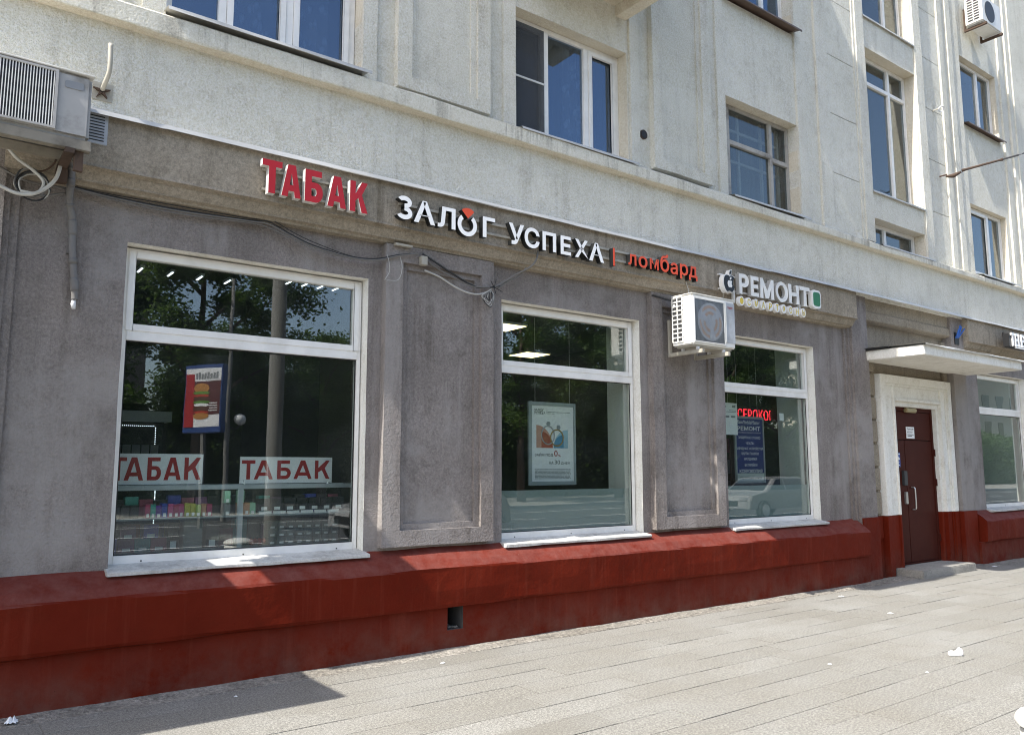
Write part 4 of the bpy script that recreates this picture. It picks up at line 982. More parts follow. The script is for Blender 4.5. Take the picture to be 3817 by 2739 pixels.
for a in range(6):
    t = a*1.05+.3; c = Vector((4.35, -.135, 3.285)); MB().tube([c, c+Vector((.075*math.cos(t), -.012*a, .075*math.sin(t)))], .004, 5).build('wire_end', 'cable_black', C2)
MB().box(3.55, 3.615, -.135, -.08, 3.385, 3.47).build('junction_box', 'beige_metal', C2, bevel=.005)
tag(MB().box(3.29, 3.46, -.13, -.082, 3.528, 3.548, jit=.003).build('wood_batten', 'beige_metal'), 'yellowish wooden batten wedged on top of the first pilaster', 'batten')
C3 = empty('wall_cable', (0, 0, 0), 'thin white wires dropping from the small orange letters to the air conditioner', 'cable')
MB().tube(spline([(7.02, -.2, 3.70), (7.03, -.22, 3.62), (7.01, -.25, 3.55), (6.97, -.30, 3.485)], 6), .004, 5).build('cable', 'cable_white', C3)
MB().tube(spline([(7.70, -.2, 3.69), (7.68, -.2, 3.60), (7.60, -.2, 3.53), (7.45, -.25, 3.48)], 6), .003, 5).build('cable', 'cable_white', C3)
MB().tube(spline([(6.57, -.085, 3.50), (6.66, -.10, 3.49), (6.73, -.16, 3.46), (6.78, -.21, 3.44)], 6), .009, 6).build('cable', 'cable_black', C3)
MB().tube(spline([(6.60, -.085, 3.52), (6.70, -.12, 3.50), (6.80, -.18, 3.47)], 6), .006, 6).build('cable', 'cable_grey', C3)
C4 = empty('conduit_end', (0, 0, 0), 'bunch of blue plastic tubes sticking out of a hole above the canopy', 'tubes')
for dx, l, tl in ((-.04, .10, -.03), (-.012, .17, .0), (.018, .15, .015), (.05, .13, .09)):
    MB().tube([(13.80+dx, -.08, 3.68), (13.80+dx, -.14, 3.74), (13.80+dx+tl, -.19, 3.74+l)], .0115, 8).build('tube', 'blue_tube', C4, True)
MB().box(13.74, 13.88, -.118, -.1, 3.60, 3.80, jit=.008).build('cut_hole', 'black', C4)
T1 = empty('span_wire', (0, 0, 0), 'overhead wire with a brown insulator anchored to the wall at the right', 'wire')
wd = Vector((.62, -.76, .21)).normalized(); a0_ = Vector((13.73, -.06, 6.5))
MB().tube([a0_, a0_+wd*.12], .014, 8).build('hook', 'rust', T1)
MB().tube([a0_+wd*.1+Vector((0, 0, -.03)), a0_+wd*.22+Vector((0, 0, -.05)), a0_+wd*.34+Vector((0, 0, -.02))], [.02, .04, .02], 8).build('shackle', 'rust', T1, True)
MB().tube([a0_+wd*.36, a0_+wd*.42, a0_+wd*.95, a0_+wd*1.0], [.03, .022, .018, .028], 8).build('insulator', 'rust', T1, True)
MB().tube([a0_+wd*1.0, a0_+wd*1.25], .016, 8).build('clamp', 'metal_dark', T1)
MB().tube([a0_+wd*1.2, a0_+wd*9+Vector((0, 0, -.03)), a0_+wd*22], .006, 6).build('wire', 'metal_dark', T1)
MB().tube([a0_+wd*1.3, a0_+wd*1.55+Vector((0, 0, .09))], .006, 5).build('wire_tail', 'metal_dark', T1)
T2 = empty('wall_hook', (0, 0, 0), 'white ring hook on the rendered wall strip beside the stair window', 'hook')
MB().tube([(13.66, -.05, 7.66), (13.67, -.16, 7.67)], .012, 6).build('shank', 'beige_metal', T2)
MB().tube([(13.72+.07*math.cos(t*.5236), -.17-.03*math.sin(t*.5236), 7.67+.035*math.sin(t*.5236)) for t in range(13)], .012, 6).build('ring', 'print_white', T2)

# ================================================================== INSIDE THE SHOPS
def board(label, x0, x1, z0, z1, y, L):
    o = empty('tobacco_board', (0, 0, 0), label, 'sign')
    MB().box(x0, x1, y, y+.006, z0, z1).build('board', 'board_white', o)
    for ch, (a, b) in zip('ТАБАК', L):
        t = MB(); block_letter(t, ch, a, b, z0+.033, z1-.028, y-.002, 0, .032, .03); t.build('letter', 'print_red', o, recalc=False)
    MB().tube([(x0+.05, y+.01, z0-.015), (x0+.02, y-.03, z0+.03)], .004, 5).build('clip', 'case_frame', o); MB().tube([(x1-.05, y+.01, z0-.015), (x1-.02, y-.03, z0+.03)], .004, 5).build('clip', 'case_frame', o)
board('white board with red word ТАБАК cut off by the left edge of the first window', 1.15, 1.897, 1.44, 1.68, .5, [(1.205, 1.325), (1.308, 1.448), (1.475, 1.578), (1.598, 1.728), (1.752, 1.882)])
board('white board with red word ТАБАК at the right of the first window', 2.2, 3.022, 1.44, 1.662, .505, [(2.213, 2.327), (2.318, 2.482), (2.518, 2.64), (2.665, 2.832), (2.86, 3.0)])
DC = empty('display_case', (0, 0, 0), 'glass display case with metal frame behind the first shop window', 'display case')
mb = MB(); mb.box(1.0, 3.30, .46, .50, 1.395, 1.432); mb.box(2.185, 2.225, .46, .50, .9, 1.395); mb.box(1.0, 3.3, .46, .50, .87, .905); mb.box(1.0, 3.3, .86, .9, 1.395, 1.43); mb.build('frame', 'case_frame', DC, bevel=.003)
MB().box(1.0, 3.3, .50, .86, 1.418, 1.424).build('top_glass', 'glass_case', DC); MB().box(1.0, 3.3, .475, .479, .905, 1.395).build('front_glass', 'glass_case', DC)
MB().box(1.0, 3.3, .50, .88, 1.165, 1.175).build('shelf', 'shelf_grey', DC); MB().box(1.0, 3.3, .50, .88, .905, .915).build('shelf', 'shelf_grey', DC)
MB().box(1.0, 3.3, .90, .91, .6, 1.39).build('back_panel', 'room_black', DC)
mb = MB()
for k in range(46): mb.box(1.62, 1.626, .86, .866, .93+k*.010, .934+k*.010)
mb.build('light_string', 'led_dot', DC)
MB().box(1.0, 3.3, .512, .528, 1.399, 1.404).build('fill_strip', 'case_fill', DC)  # hidden glowing strip added to brighten the cartons
ORD = 'first second third fourth fifth sixth seventh eighth ninth tenth eleventh twelfth thirteenth fourteenth fifteenth sixteenth seventeenth eighteenth nineteenth twentieth'.split()
def carton(x, y, z, wx, dy, h, mat, lab, grp, sticker=True):
    o = empty('carton', (x, y, z), lab, 'box', grp)
    mb = MB(); mb.box(0, wx, 0, dy, 0, h, jit=.0015); mb.build('box', mat, o, bevel=.0015)
    if sticker: MB().box(wx*.25, wx*.75, -.003, -.0016, h*.06, h*.32).build('price_label', 'print_white', o)
    return o
g0 = 'dim cartons at the back of the case'
for k in range(20): carton(1.06+k*.108, .78, 1.176, .1, .08, random.uniform(.12, .17), 'box%d' % random.choice((8, 12, 9, 2, 8, 11, 5)), ORD[k]+' dim carton from the left at the back of the upper case shelf', g0+' upper shelf', False)
for k in range(18): carton(1.06+k*.12, .78, .916, .11, .08, random.uniform(.14, .21), 'box%d' % random.choice((8, 12, 9, 2, 8, 11, 10)), ORD[k]+' dim carton from the left at the back of the lower case shelf', g0+' lower shelf', False)
g1 = 'small cartons in a row on the upper case shelf'
L1 = 'small coloured carton with a white price label on the upper display shelf'
x = 1.50
for k, c in enumerate((0, 5, 1, 2, 3, 0, 3, 4, 4, 7, 6, 0)):
    wd_ = random.uniform(.036, .044); carton(x, .60+random.uniform(-.01, .01), 1.176, wd_, .08, random.uniform(.092, .112), 'box%d' % c, ORD[k]+' small coloured carton from the left on the upper display shelf', g1); x += wd_+.003
for k in range(5): carton(1.12+k*.07, .64, 1.176, .06, .08, .10, 'box8', ORD[k]+' plain black carton from the left end of the upper display shelf', 'black cartons left on the upper shelf', False)
for k, (xx, zz, c) in enumerate(((2.12, 1.176, 12), (2.12, 1.278, 13), (2.235, 1.278, 13), (2.235, 1.176, 6), (2.285, 1.176, 6), (2.335, 1.176, 13))): carton(xx, .62, zz, .048, .08, .10, 'box%d' % c, ('grey carton below a green one left of the case post', 'pale green carton on top, left of the case post', 'pale green carton on top, right of the case post', 'pink carton under the green one right of the case post', 'second pink carton right of the case post', 'pale green carton at the end of the pale row by the post')[k], 'pale cartons beside the case post')
for k in range(7): carton(2.42+k*.115, .66, 1.20, .105, .08, .105, 'box8', ORD[k]+' wide black labelled carton to the right of the case post', 'black cartons right on the upper shelf'); 
for k in range(6): tag(MB().box(2.40+k*.125, 2.51+k*.125, .58, .586, 1.176, 1.20).build('price_tag', 'print_white'), ORD[k]+' white price tag from the left on the right upper display shelf', 'price tag', 'price tags on the upper shelf')
for k, (xx, zz, c, w2, h2) in enumerate(((1.13, .916, 1, .10, .10), (1.235, .916, 2, .075, .11), (1.32, .916, 9, .115, .10), (1.44, .916, 10, .115, .10), (1.56, .916, 11, .115, .10), (1.22, 1.03, 8, .10, .10), (1.33, 1.018, 9, .115, .10), (1.50, 1.018, 2, .11, .105), (1.68, .916, 8, .09, .22), (1.98, .916, 8, .10, .2))):
    carton(xx, .62, zz, w2, .12, h2, 'box%d' % c, ('violet carton low left in the case', 'dark blue carton low left in the case', 'dull mauve carton low in the case beside a teal one', 'teal carton low in the case', 'plum carton right of the teal one low in the case', 'black carton stacked on a blue one low left in the case', 'mauve carton stacked above another mauve one in the case', 'blue carton stacked over the teal and plum ones', 'tall black carton left of the silver-edged one', 'tall black carton right of the silver-edged one')[k], None)
carton(1.79, .58, .916, .15, .12, .235, 'box12', 'tall grey carton with silver edges low in the case', None, False)
for r in range(3):
    for c in range(8): carton(2.50+c*.082, .62+.0, .916+r*.066, .076, .1, .062, 'box12', ORD[c]+' little grey carton from the left in the '+('bottom', 'middle', 'top')[r]+' row, low right in the case', 'stack of little grey cartons')
for k in range(4): tag(MB().tube([(2.36+k*.035, .6, .93+.012*(k % 2)), (2.36+k*.035, .63, .955), (2.36+k*.035, .66, .93)], [.016, .022, .014], 8).build('red_trinket', 'tomato', None, True), ORD[k]+' small round red trinket from the left beside the grey cartons', 'trinket', 'red trinkets')
CU = empty('wall_cabinet', (0, 0, 0), 'dark back cabinet with a pale top and dotted lights in the first shop', 'cabinet')
MB().box(.9, 2.05, 2.2, 2.7, 2.03, 2.13).build('top', 'room_pale', CU); MB().box(.9, 2.0, 2.3, 2.7, .6, 2.03).build('carcass', 'room_black', CU)
mb = MB()
for k in range(40): mb.box(1.2+k*.018, 1.205+k*.018, 2.29, 2.295, 1.985, 1.99)
for k in range(24): mb.box(1.92, 1.925, 2.29, 2.295, 1.97-k*.018, 1.975-k*.018)
mb.build('light_string', 'led_dot', CU)
mb = MB()
for k in range(12): mb.box(.95+k*.085, 1.02+k*.085, 2.28, 2.3, 1.66, 1.80)
mb.build('pack_row', 'box12', CU)
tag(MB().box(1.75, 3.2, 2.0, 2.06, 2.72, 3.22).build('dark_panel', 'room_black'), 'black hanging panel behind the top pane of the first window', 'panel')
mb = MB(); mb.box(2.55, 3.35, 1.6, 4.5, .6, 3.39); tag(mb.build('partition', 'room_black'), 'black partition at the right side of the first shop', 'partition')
def lamp(x0, x1, y0, y1, z, mat, lab, grp=None, t=.03):
    o = empty('ceiling_lamp', (0, 0, 0), lab, 'lamp', grp); MB().box(x0, x1, y0, y1, z+.004, z+t).build('housing', 'case_frame', o); MB().box(x0+.01, x1-.01, y0+.01, y1-.01, z, z+.0035).build('diffuser', mat, o)
for k in range(4): lamp(1.5+k*.26, 1.535+k*.26, 1.3, 1.5, 3.34, 'lamp_white', ORD[k]+' short white light bar from the left, left set, first shop ceiling', 'left light bars')
for k in range(4): lamp(2.75+k*.16, 2.785+k*.16, .95, 1.12, 3.33, 'lamp_white', ORD[k]+' short white light bar from the left, right set, first shop ceiling', 'right light bars')
for k in range(4): lamp(2.0, 2.5, 2.75+k*.09, 2.79+k*.09, 2.9, 'lamp_white', ORD[k]+' slim white light tube from the front, deep in the first shop', 'light tubes deep in the shop')
lamp(4.98, 5.48, .80, 1.22, 3.155, 'lamp_warm', 'square warm ceiling panel at the upper left of the second shop'); lamp(6.68, 7.11, 2.37, 2.81, 3.155, 'lamp_warm', 'square warm ceiling panel in the middle of the second shop'); lamp(8.1, 8.7, 4.0, 4.6, 3.3, 'lamp_warm', 'square warm ceiling panel at the back of the third shop')
# framed poster hung on two wires in the second window
PO = empty('hanging_poster', (0, 0, 0), 'framed white poster with two rings hung on wires in the second window', 'poster')
px0, px1, pz0, pz1, py = 5.218, 5.878, 1.385, 2.275, .45
mb = MB(); e = .04
mb.box(px0, px0+e, py, py+.025, pz0, pz1); mb.box(px1-e*.7, px1, py, py+.025, pz0, pz1); mb.box(px0+e, px1-e*.7, py, py+.025, pz1-e, pz1); mb.box(px0+e, px1-e*.7, py, py+.025, pz0, pz0+e); mb.build('frame', 'poster_frame', PO, bevel=.003)
MB().box(px0+e, px1-e*.7, py+.012, py+.02, pz0+e, pz1-e).build('sheet', 'poster_white', PO)
def U(u, v): return px0+u*(px1-px0), pz1-v*(pz1-pz0)
yp = py+.0105
def txt(mat, items):
    mb = MB()
    for body, u0, u1, v0, v1, wt in items:
        x0, z1 = U(u0, v0); x1, z0 = U(u1, v1); text_fit(mb, body, x0, x1, z0, z1, yp, 0, wt)
    mb.build('print', mat, PO, recalc=False)
txt('print_black', [('ЗАЛОГ', .12, .32, .085, .115, .02), ('УСПЕХА', .12, .355, .12, .15, .02), ('ЗАЙМ ПОД', .13, .51, .615, .66, .012), ('НА', .425, .52, .715, .75, .012), ('30', .545, .66, .70, .75, .0), ('ДНЕЙ', .68, .865, .715, .755, .012)])
txt('print_red', [('0', .535, .61, .585, .655, .01), ('%', .62, .675, .63, .66, .01)])
mb = MB()
for k in range(8):
    x = .13
    while x < .87:
        l = random.uniform(.03, .09); a, z1 = U(x, .808+k*.0155); b, z0 = U(min(x+l, .885), .816+k*.0155); mb.box(a, b, yp, yp+.0008, z0, z1); x += l+.012
for k in range(2):
    x = .40
    while x < (.86 if k == 0 else .5):
        l = random.uniform(.04, .1); a, z1 = U(x, .115+k*.018); b, z0 = U(x+l, .122+k*.018); mb.box(a, b, yp, yp+.0008, z0, z1); x += l+.012
a, z1 = U(.383, .105); b, z0 = U(.387, .14); mb.box(a, b, yp, yp+.0008, z0, z1); mb.build('fine_print', 'print_grey', PO)
mb = MB(); x0, z0 = U(.165, .555); x1, z1 = U(.51, .28)
mb.prism([(x0, z0), (x1, z0)]+[(x0+(x1-x0)*math.cos(t*.15708), z0+(z1-z0)*math.sin(t*.15708)) for t in range(1, 11)], yp+.0004, yp+.001); mb.build('print', 'print_orange_pale', PO)
mb = MB(); x0b = x0+(x1-x0)*.3
mb.prism([(x0b, z0), (x1, z0)]+[(x0b+(x1-x0b)*math.cos(t*.15708), z0+(z1-z0)*.72*math.sin(t*.15708)) for t in range(1, 11)], yp, yp+.0003); mb.build('print', 'print_orange', PO)
x2, _ = U(.835, 0); x3, _ = U(.525, 0)
mb = MB(); mb.prism(([(x2, z0), (x3, z0)]+[(x2-(x2-x3)*math.cos(t*.15708), z0+(z1-z0)*.82*math.sin(t*.15708)) for t in range(1, 11)])[::-1], yp+.0004, yp+.001); mb.build('print', 'print_blue_pale', PO)
mb = MB(); x2b = x2-(x2-x3)*.3
mb.prism(([(x2b, z0), (x3, z0)]+[(x2b-(x2b-x3)*math.cos(t*.15708), z0+(z1-z0)*.6*math.sin(t*.15708)) for t in range(1, 11)])[::-1], yp, yp+.0003); mb.build('print', 'print_blue', PO)
for (u, v, ru, rv, mt, st) in ((.405, .40, .135, .11, 'silver', (.415, .265)), (.595, .43, .135, .098, 'gold', (.63, .305))):
    cx, cz = U(u, v); rx_, rz_ = ru*(px1-px0), rv*(pz1-pz0)
    MB().tube([(cx+rx_*math.cos(t*math.pi/16), yp-.001, cz+rz_*math.sin(t*math.pi/16)) for t in range(33)], .008, 5).build('printed_ring', mt, PO, True)
    sx, sz = U(*st); mb = MB(); mb.prism([(sx-.028, sz), (sx, sz-.03), (sx+.028, sz), (sx+.016, sz+.026), (sx-.016, sz+.026)], yp-.006, yp); mb.build('printed_stone', 'silver', PO)
for x in (5.31, 5.80): MB().tube([(x, .46, pz1), (x, .46, 3.44)], .0022, 5).build('wire', 'cable_white', PO)
# board with services in the third window
PB = empty('service_board', (0, 0, 0), 'dark blue service list board with white lettering in the third window', 'poster')
qx0, qx1, qz0, qz1, qy = 8.64, 9.268, 1.368, 2.25, .45
mb = MB(); e = .03
mb.box(qx0, qx0+e, qy, qy+.025, qz0, qz1); mb.box(qx1-e*.8, qx1, qy, qy+.025, qz0, qz1); mb.box(qx0+e, qx1-e*.8, qy, qy+.025, qz1-e, qz1); mb.box(qx0+e, qx1-e*.8, qy, qy+.025, qz0, qz0+e); mb.build('frame', 'shelf_grey', PB, bevel=.003)
zs_ = qz0+e+.10; MB().box(qx0+e, qx1-e*.8, qy+.01, qy+.02, zs_, qz1-e).build('sheet', 'poster_blue', PB); MB().box(qx0+e, qx1-e*.8, qy+.01, qy+.02, qz0+e, zs_-.001).build('sheet', 'room_pale', PB)
def row(body, u0, u1, v0, v1, wt=.012, sh=0.):
    mb = MB(); X = lambda u: qx0+u*(qx1-qx0); Zz = lambda v: qz1-v*(qz1-qz0)
    text_fit(mb, body, X(u0), X(u1), Zz(v1), Zz(v0), qy+.008, 0, wt, sh); return mb
for a in (('RemMobileMaster', .10, .88, .06, .115, 0., .3), ('РЕМОНТ', .10, .88, .15, .215, .02), ('СМАРТФОНЫ ПЛАНШЕТЫ НОУТБУКИ', .11, .89, .235, .255, 0.), ('ЗАЩИТНОЕ СТЕКЛО', .13, .87, .30, .345), ('ЧЕХЛЫ', .37, .65, .385, .425), ('ЗАРЯДНЫЕ УСТРОЙСТВА', .05, .96, .455, .51), ('КАРТЫ ПАМЯТИ', .22, .79, .54, .58), ('НАУШНИКИ', .30, .73, .62, .66), ('БАТАРЕЙКИ', .31, .73, .70, .75), ('КСЕРОКОПИЯ', .13, .90, .795, .85, .025)):
    row(*a).build('print', 'print_white', PB, recalc=False)
row('Сервисный центр', .13, .88, .90, .945, 0., .25).build('print', 'print_black', PB, recalc=False)
for x in (8.72, 9.15): MB().tube([(x, .462, qz1), (x-.01, .462, 3.44)], .0022, 5).build('wire', 'cable_white', PB)
SH = empty('hanging_sheet', (0, 0, 0), 'white paper notice in a clear sleeve at the left of the third window', 'notice')
MB().box(8.27, 8.56, .34, .343, 1.99, 2.40).build('sheet', 'paper', SH)
mb = MB(); mb.box(8.40, 8.54, .3385, .3395, 2.30, 2.308); mb.box(8.34, 8.54, .3385, .3395, 2.28, 2.288); mb.box(8.30, 8.40, .3385, .3395, 2.21, 2.235); mb.box(8.43, 8.52, .3385, .3395, 2.21, 2.235); mb.box(8.28, 8.34, .3385, .3395, 2.34, 2.36); mb.box(8.46, 8.53, .3385, .3395, 2.34, 2.37); mb.build('print', 'print_grey', SH)
MB().tube([(8.38, .341, 2.40), (8.40, .341, 3.4)], .002, 5).build('string', 'cable_white', SH)
LD = empty('led_sign', (0, 0, 0), 'red glowing running text sign in the dark of the third shop', 'sign')
MB().box(9.55, 10.6, 1.22, 1.28, 2.26, 2.47).build('housing', 'black', LD)
V_, F_ = text_pts('КСЕРОКОП', 0, .01, 0, 1.1, 3); bx_ = max(v[0] for v in V_); bz_ = max(v[1] for v in V_)
mb = MB()
# dot matrix of small square diodes: sampled from the letters
import itertools
tri = [[(V_[i][0]/bx_, V_[i][1]/bz_) for i in f] for f in F_]
def inside(u, v):
    for P in tri:
        c = False
        for (x1_, y1_), (x2_, y2_) in zip(P, P[1:]+P[:1]):
            if (y1_ > v) != (y2_ > v) and u < (x2_-x1_)*(v-y1_)/(y2_-y1_)+x1_: c = not c
        if c: return True
    return False
for i in range(72):
    for j in range(9):
        if inside((i+.5)/72, (j+.5)/9): x_ = 9.58+i*.0138; z_ = 2.29+j*.017; mb.box(x_, x_+.009, 1.214, 1.219, z_, z_+.011)
mb.build('diodes', 'led_red', LD)
MB().tube([(10.05, 1.25, 2.47), (10.05, 1.25, 3.4)], .003, 5).build('cord', 'cable_grey', LD)
tag(MB().box(9.235, 9.33, .175, .178, 2.19, 2.29, jit=.001).build('paper_sticker', 'paper'), 'small white paper stuck inside the third pane', 'sticker')
RK = empty('case_rack', (0, 0, 0), 'dark wall rack of phone cases behind the service board', 'rack')
MB().box(9.3, 10.4, 1.9, 1.95, .7, 2.2).build('panel', 'room_taupe', RK)
for r in range(3):
    for c in range(6): MB().box(9.42+c*.16, 9.52+c*.16, 1.87, 1.9, 1.15+r*.33, 1.37+r*.33).build('phone_case', ('box8', 'box12', 'box8', 'box11', 'box8', 'box12')[(c+2*r) % 6], RK, bevel=.004)
for k, (x, lab) in enumerate(((4.72, 'dark chair back behind the frosted film, left in the second window'), (5.72, 'dark chair back behind the frosted film, middle of the second window'))):
    o = empty('office_chair', (x, .45, .6), lab, 'chair')
    MB().prism(rrect(-.17, .17, .25, .62, .09), -.03, .03).build('backrest', 'chair_dark', o, bevel=.01); MB().box(-.2, .2, .05, .45, .12, .2).build('seat', 'chair_dark', o, bevel=.03); MB().tube([(0, .25, .0), (0, .25, .12)], .03, 8).build('stem', 'metal_dark', o)
PV = empty('window_poster', (0, 0, 0), 'tall black and white poster inside the window right of the door', 'poster')
MB().box(14.78, 15.15, .22, .226, .95, 2.35).build('sheet', 'print_black', PV)
mb = MB(); mb.prism(rrect(14.85, 15.08, 1.75, 2.3, .1), .215, .219); mb.box(14.84, 15.06, .215, .219, 1.5, 1.54); mb.box(14.86, 15.0, .215, .219, 1.35, 1.38); mb.box(14.86, 15.03, .215, .219, 1.25, 1.28); mb.build('print', 'print_white', PV)

# curtains on the first floor
def curtain(x0, x1, z0, z1, y, mat, lab, folds=9):
    mb = MB(); n = 60; P = [(x0+(x1-x0)*i/n, y+.025*math.sin(i/n*folds*6.28)+.012*nz(i*.3, 0, 0, 1)) for i in range(n+1)]
    for (a, ya), (b, yb) in zip(P, P[1:]): mb.quad((a, ya, z0), (b, yb, z0), (b, yb, z1), (a, ya, z1))
    tag(mb.build('curtain', mat, None, True, recalc=False), lab, 'curtain')
curtain(1.85, 2.75, 4.9, 6.8, .24, 'tulle', 'leaf patterned net curtain in the upper left window')
curtain(4.5, 6.5, 4.9, 6.8, .42, 'tulle_dark', 'dark blue curtain behind the middle upper window', 12)
curtain(5.55, 5.86, 4.9, 6.8, .24, 'tulle', 'narrow pale net curtain in the middle upper window', 3)
curtain(8.1, 9.7, 4.9, 6.8, .38, 'curtain_wall', 'bluish curtain behind the old wooden window', 12)
tag(MB().box(12.62, 12.98, .4, .44, 5.2, 9.3).build('stair_wall', 'plaster_cream'), 'cream painted stair wall edge seen through the stair window', 'wall')
tag(MB().box(14.95, 15.45, .3, .33, 5.55, 6.2).build('cream_blind', 'plaster_cream'), 'cream blind behind the lower right window', 'blind')
tag(MB().box(14.95, 15.5, .3, .33, 8.3, 9.0).build('cream_blind', 'plaster_cream'), 'cream blind behind the upper right window', 'blind')

# ================================================================== LITTER AND STREET THINGS
def crumple(name, x, y, s, h, lab, cat='litter', mat='paper', grp=None, z=.004, seed=0):
    random.seed(seed); mb = MB(); n = 7; P = [[(x+s*(i/n-.5)+random.uniform(-.3, .3)*s/n, y+s*.7*(j/n-.5)+random.uniform(-.3, .3)*s/n, z+abs(random.gauss(0, h))*(1-((i/n-.5)**2+(j/n-.5)**2)*1.8)) for j in range(n+1)] for i in range(n+1)]
    for i in range(n):
        for j in range(n):
            if (i in (0, n-1) and j in (0, n-1)): continue
            mb.quad(P[i][j], P[i+1][j], P[i+1][j+1], P[i][j+1])
    return tag(mb.build(name, mat), lab, cat, grp)
crumple('crumpled_paper', .60, -.30, .075, .022, 'crumpled white paper at the foot of the plinth in the bottom left corner', seed=3, z=.012)
# white folded cup lying on the slabs
cup = MB(); cup.prism([(0, .012), (.012, .0), (.10, -.002), (.185, .0), (.195, .03), (.19, .07), (.165, .105), (.145, .10), (.12, .058), (.095, .045), (.075, .062), (.03, .068), (.004, .05)], -.035, .035)
cup.xf(Matrix.Translation((7.06, -2.88, .004)) @ Matrix.Rotation(math.radians(-30), 4, 'Z') @ Matrix.Scale(.62, 4))
tag(cup.build('squashed_cup', 'paper', bevel=.008), 'squashed white paper cup lying alone on the open pavement', 'litter')
scr = [(9.25, -.58, .09, 'white paper scrap near the shaded edge left of the step'), (11.15, -.24, .13, 'crumpled white scrap against the plinth beside the door step'), (8.6, -1.55, .10, 'torn white scrap on the slabs in front of the third window'), (6.0, -2.45, .05, 'tiny white scrap on the slabs below the second pilaster'), (6.35, -3.05, .035, 'tiny white flake closest to the squashed cup'), (14.0, -.35, .12, 'white scrap in the shade right of the door step'), (1.9, -.52, .035, 'cigarette end in the shade by the plinth'), (3.55, -.55, .05, 'white flake by the mortar strip below the air hole')]
for k, (x, y, s, lab) in enumerate(scr): crumple('paper_scrap', x, y, s*.75, .006, lab, seed=20+k)
random.seed(11)
BL = empty('bollard', (0, 0, 0), 'white capped street bollard cut off by the bottom right corner', 'bollard')
bx, by = BOLL
def lathe(prof, x, y, n=24):
    mb = MB(); k = len(prof)
    for r, z in prof:
        for q in range(n): mb.v.append((x+r*math.cos(2*math.pi*q/n), y+r*math.sin(2*math.pi*q/n), z))
    for i in range(k-1):
        for q in range(n): mb.f.append((i*n+q, i*n+(q+1) % n, (i+1)*n+(q+1) % n, (i+1)*n+q)); mb.m.append(0)
    mb.f.append(tuple(range((k-1)*n, k*n))); mb.m.append(0); return mb
lathe([(.185, 0), (.185, .52)], bx, by).build('post', 'ac_white', BL, True); lathe([(.178, .521), (.178, .535)], bx, by).build('groove', 'black', BL, True); lathe([(.198, .536), (.203, .552), (.19, .572), (.12, .60), (.05, .61), (.01, .612)], bx, by).build('cap', 'ac_white', BL, True)

# ---- street behind the camera, mirrored in the panes
def make_tree(name, seed, h, r, nl, leafm, leaf=.16):
    random.seed(seed)
    mb = MB(); mb.tube([(0, 0, -.1), (.05, .02, h*.2), (-.05, .06, h*.45), (.08, 0, h*.8)], [.24, .19, .14, .04], 9)
    ends = []
    for k in range(9):
        a = k*2.4; z0 = h*(.28+.05*k); e = Vector((math.cos(a)*r*.75, math.sin(a)*r*.75, z0+h*.18)); s = Vector((0, .04, z0)); mid = (s+e)/2+Vector((0, 0, .25)); mb.tube([s, mid, e], [.09, .06, .02], 6); ends.append(e); ends.append(mid)
    tr = mb.mesh('trunk', 'bark', True)
    lb = MB(); cl = []
    for k in range(70):
        while True:
            p = Vector((random.uniform(-1, 1), random.uniform(-1, 1), random.uniform(-1, 1)))
            if .25 < p.length < 1: break
        cl.append((Vector((p.x*r, p.y*r, h*.64+p.z*h*.36)), random.uniform(.45, 1.0)))
    for k in range(nl):
        c, s = random.choice(cl); d = Vector((random.gauss(0, .5), random.gauss(0, .5), random.gauss(0, .38)))*s; p = c+d*.9
        a = Vector((random.uniform(-1, 1), random.uniform(-1, 1), random.uniform(-.6, .6))).normalized(); b = a.orthogonal(); b.rotate(Matrix.Rotation(random.uniform(0, 6.3), 3, a)); b.z *= .6; q = leaf*random.uniform(.7, 1.3)
        lb.poly([p-a*q*.6, p+b*q*.35, p+a*q*.6, p-b*q*.35])
    return tr, lb.mesh('crown', leafm)
TA = make_tree('tree', 1, 12.5, 4.2, 62000, 'leaf', .14); TB = make_tree('tree', 2, 8.0, 2.8, 30000, 'leaf_dark', .14)
def place_tree(src, x, y, s, rz, lab):
    o = empty('street_tree', (x, y, -.02), lab, 'tree', 'trees across the street'); o.scale = (s, s, s); o.rotation_euler = (0, 0, rz)
    for nme, me in zip(('trunk', 'crown'), src):
        c = bpy.data.objects.new(nme, me); COL.objects.link(c); c.parent = o
for k, (src, x, y, s, lab) in enumerate(TREES): place_tree(src(TA, TB), x, y, s, k*1.3, lab)
# clipped hedge along the far side of the street
hb = MB(); random.seed(9)
for k in range(90000):
    x = random.uniform(-12, 150); y = -31+random.gauss(0, .8); z = random.uniform(.0, 1)**.8*(5.2+1.4*nz(x, 0, 0, .25)+.5*nz(x, 2, 0, 1.1))
    p = Vector((x, y, z)); a = Vector((random.uniform(-1, 1), random.uniform(-1, 1), random.uniform(-.6, .6))).normalized(); b = a.orthogonal(); q = .22*random.uniform(.7, 1.3)
    hb.poly([p-a*q*.6, p+b*q*.4, p+a*q*.6, p-b*q*.4])
for k in range(162):
    x = -12+k; t = 4.3+1.3*nz(x, 0, 0, .25); hb.box(x, x+1.0, -31.5, -30.6, 0, t)
hg = hb.build('hedge', 'leaf_dark', recalc=False); tag(hg, 'dense green hedge along the far side of the street', 'hedge', kind='stuff')
random.seed(5)
PL = empty('tram_pole', (0, 0, 0), 'thick grey street pole mirrored in the first window', 'pole'); lathe([(.16, -.1), (.13, 9.5), (.02, 9.52)], 5.7, -9.0).build('shaft', 'pole_concrete', PL, True)
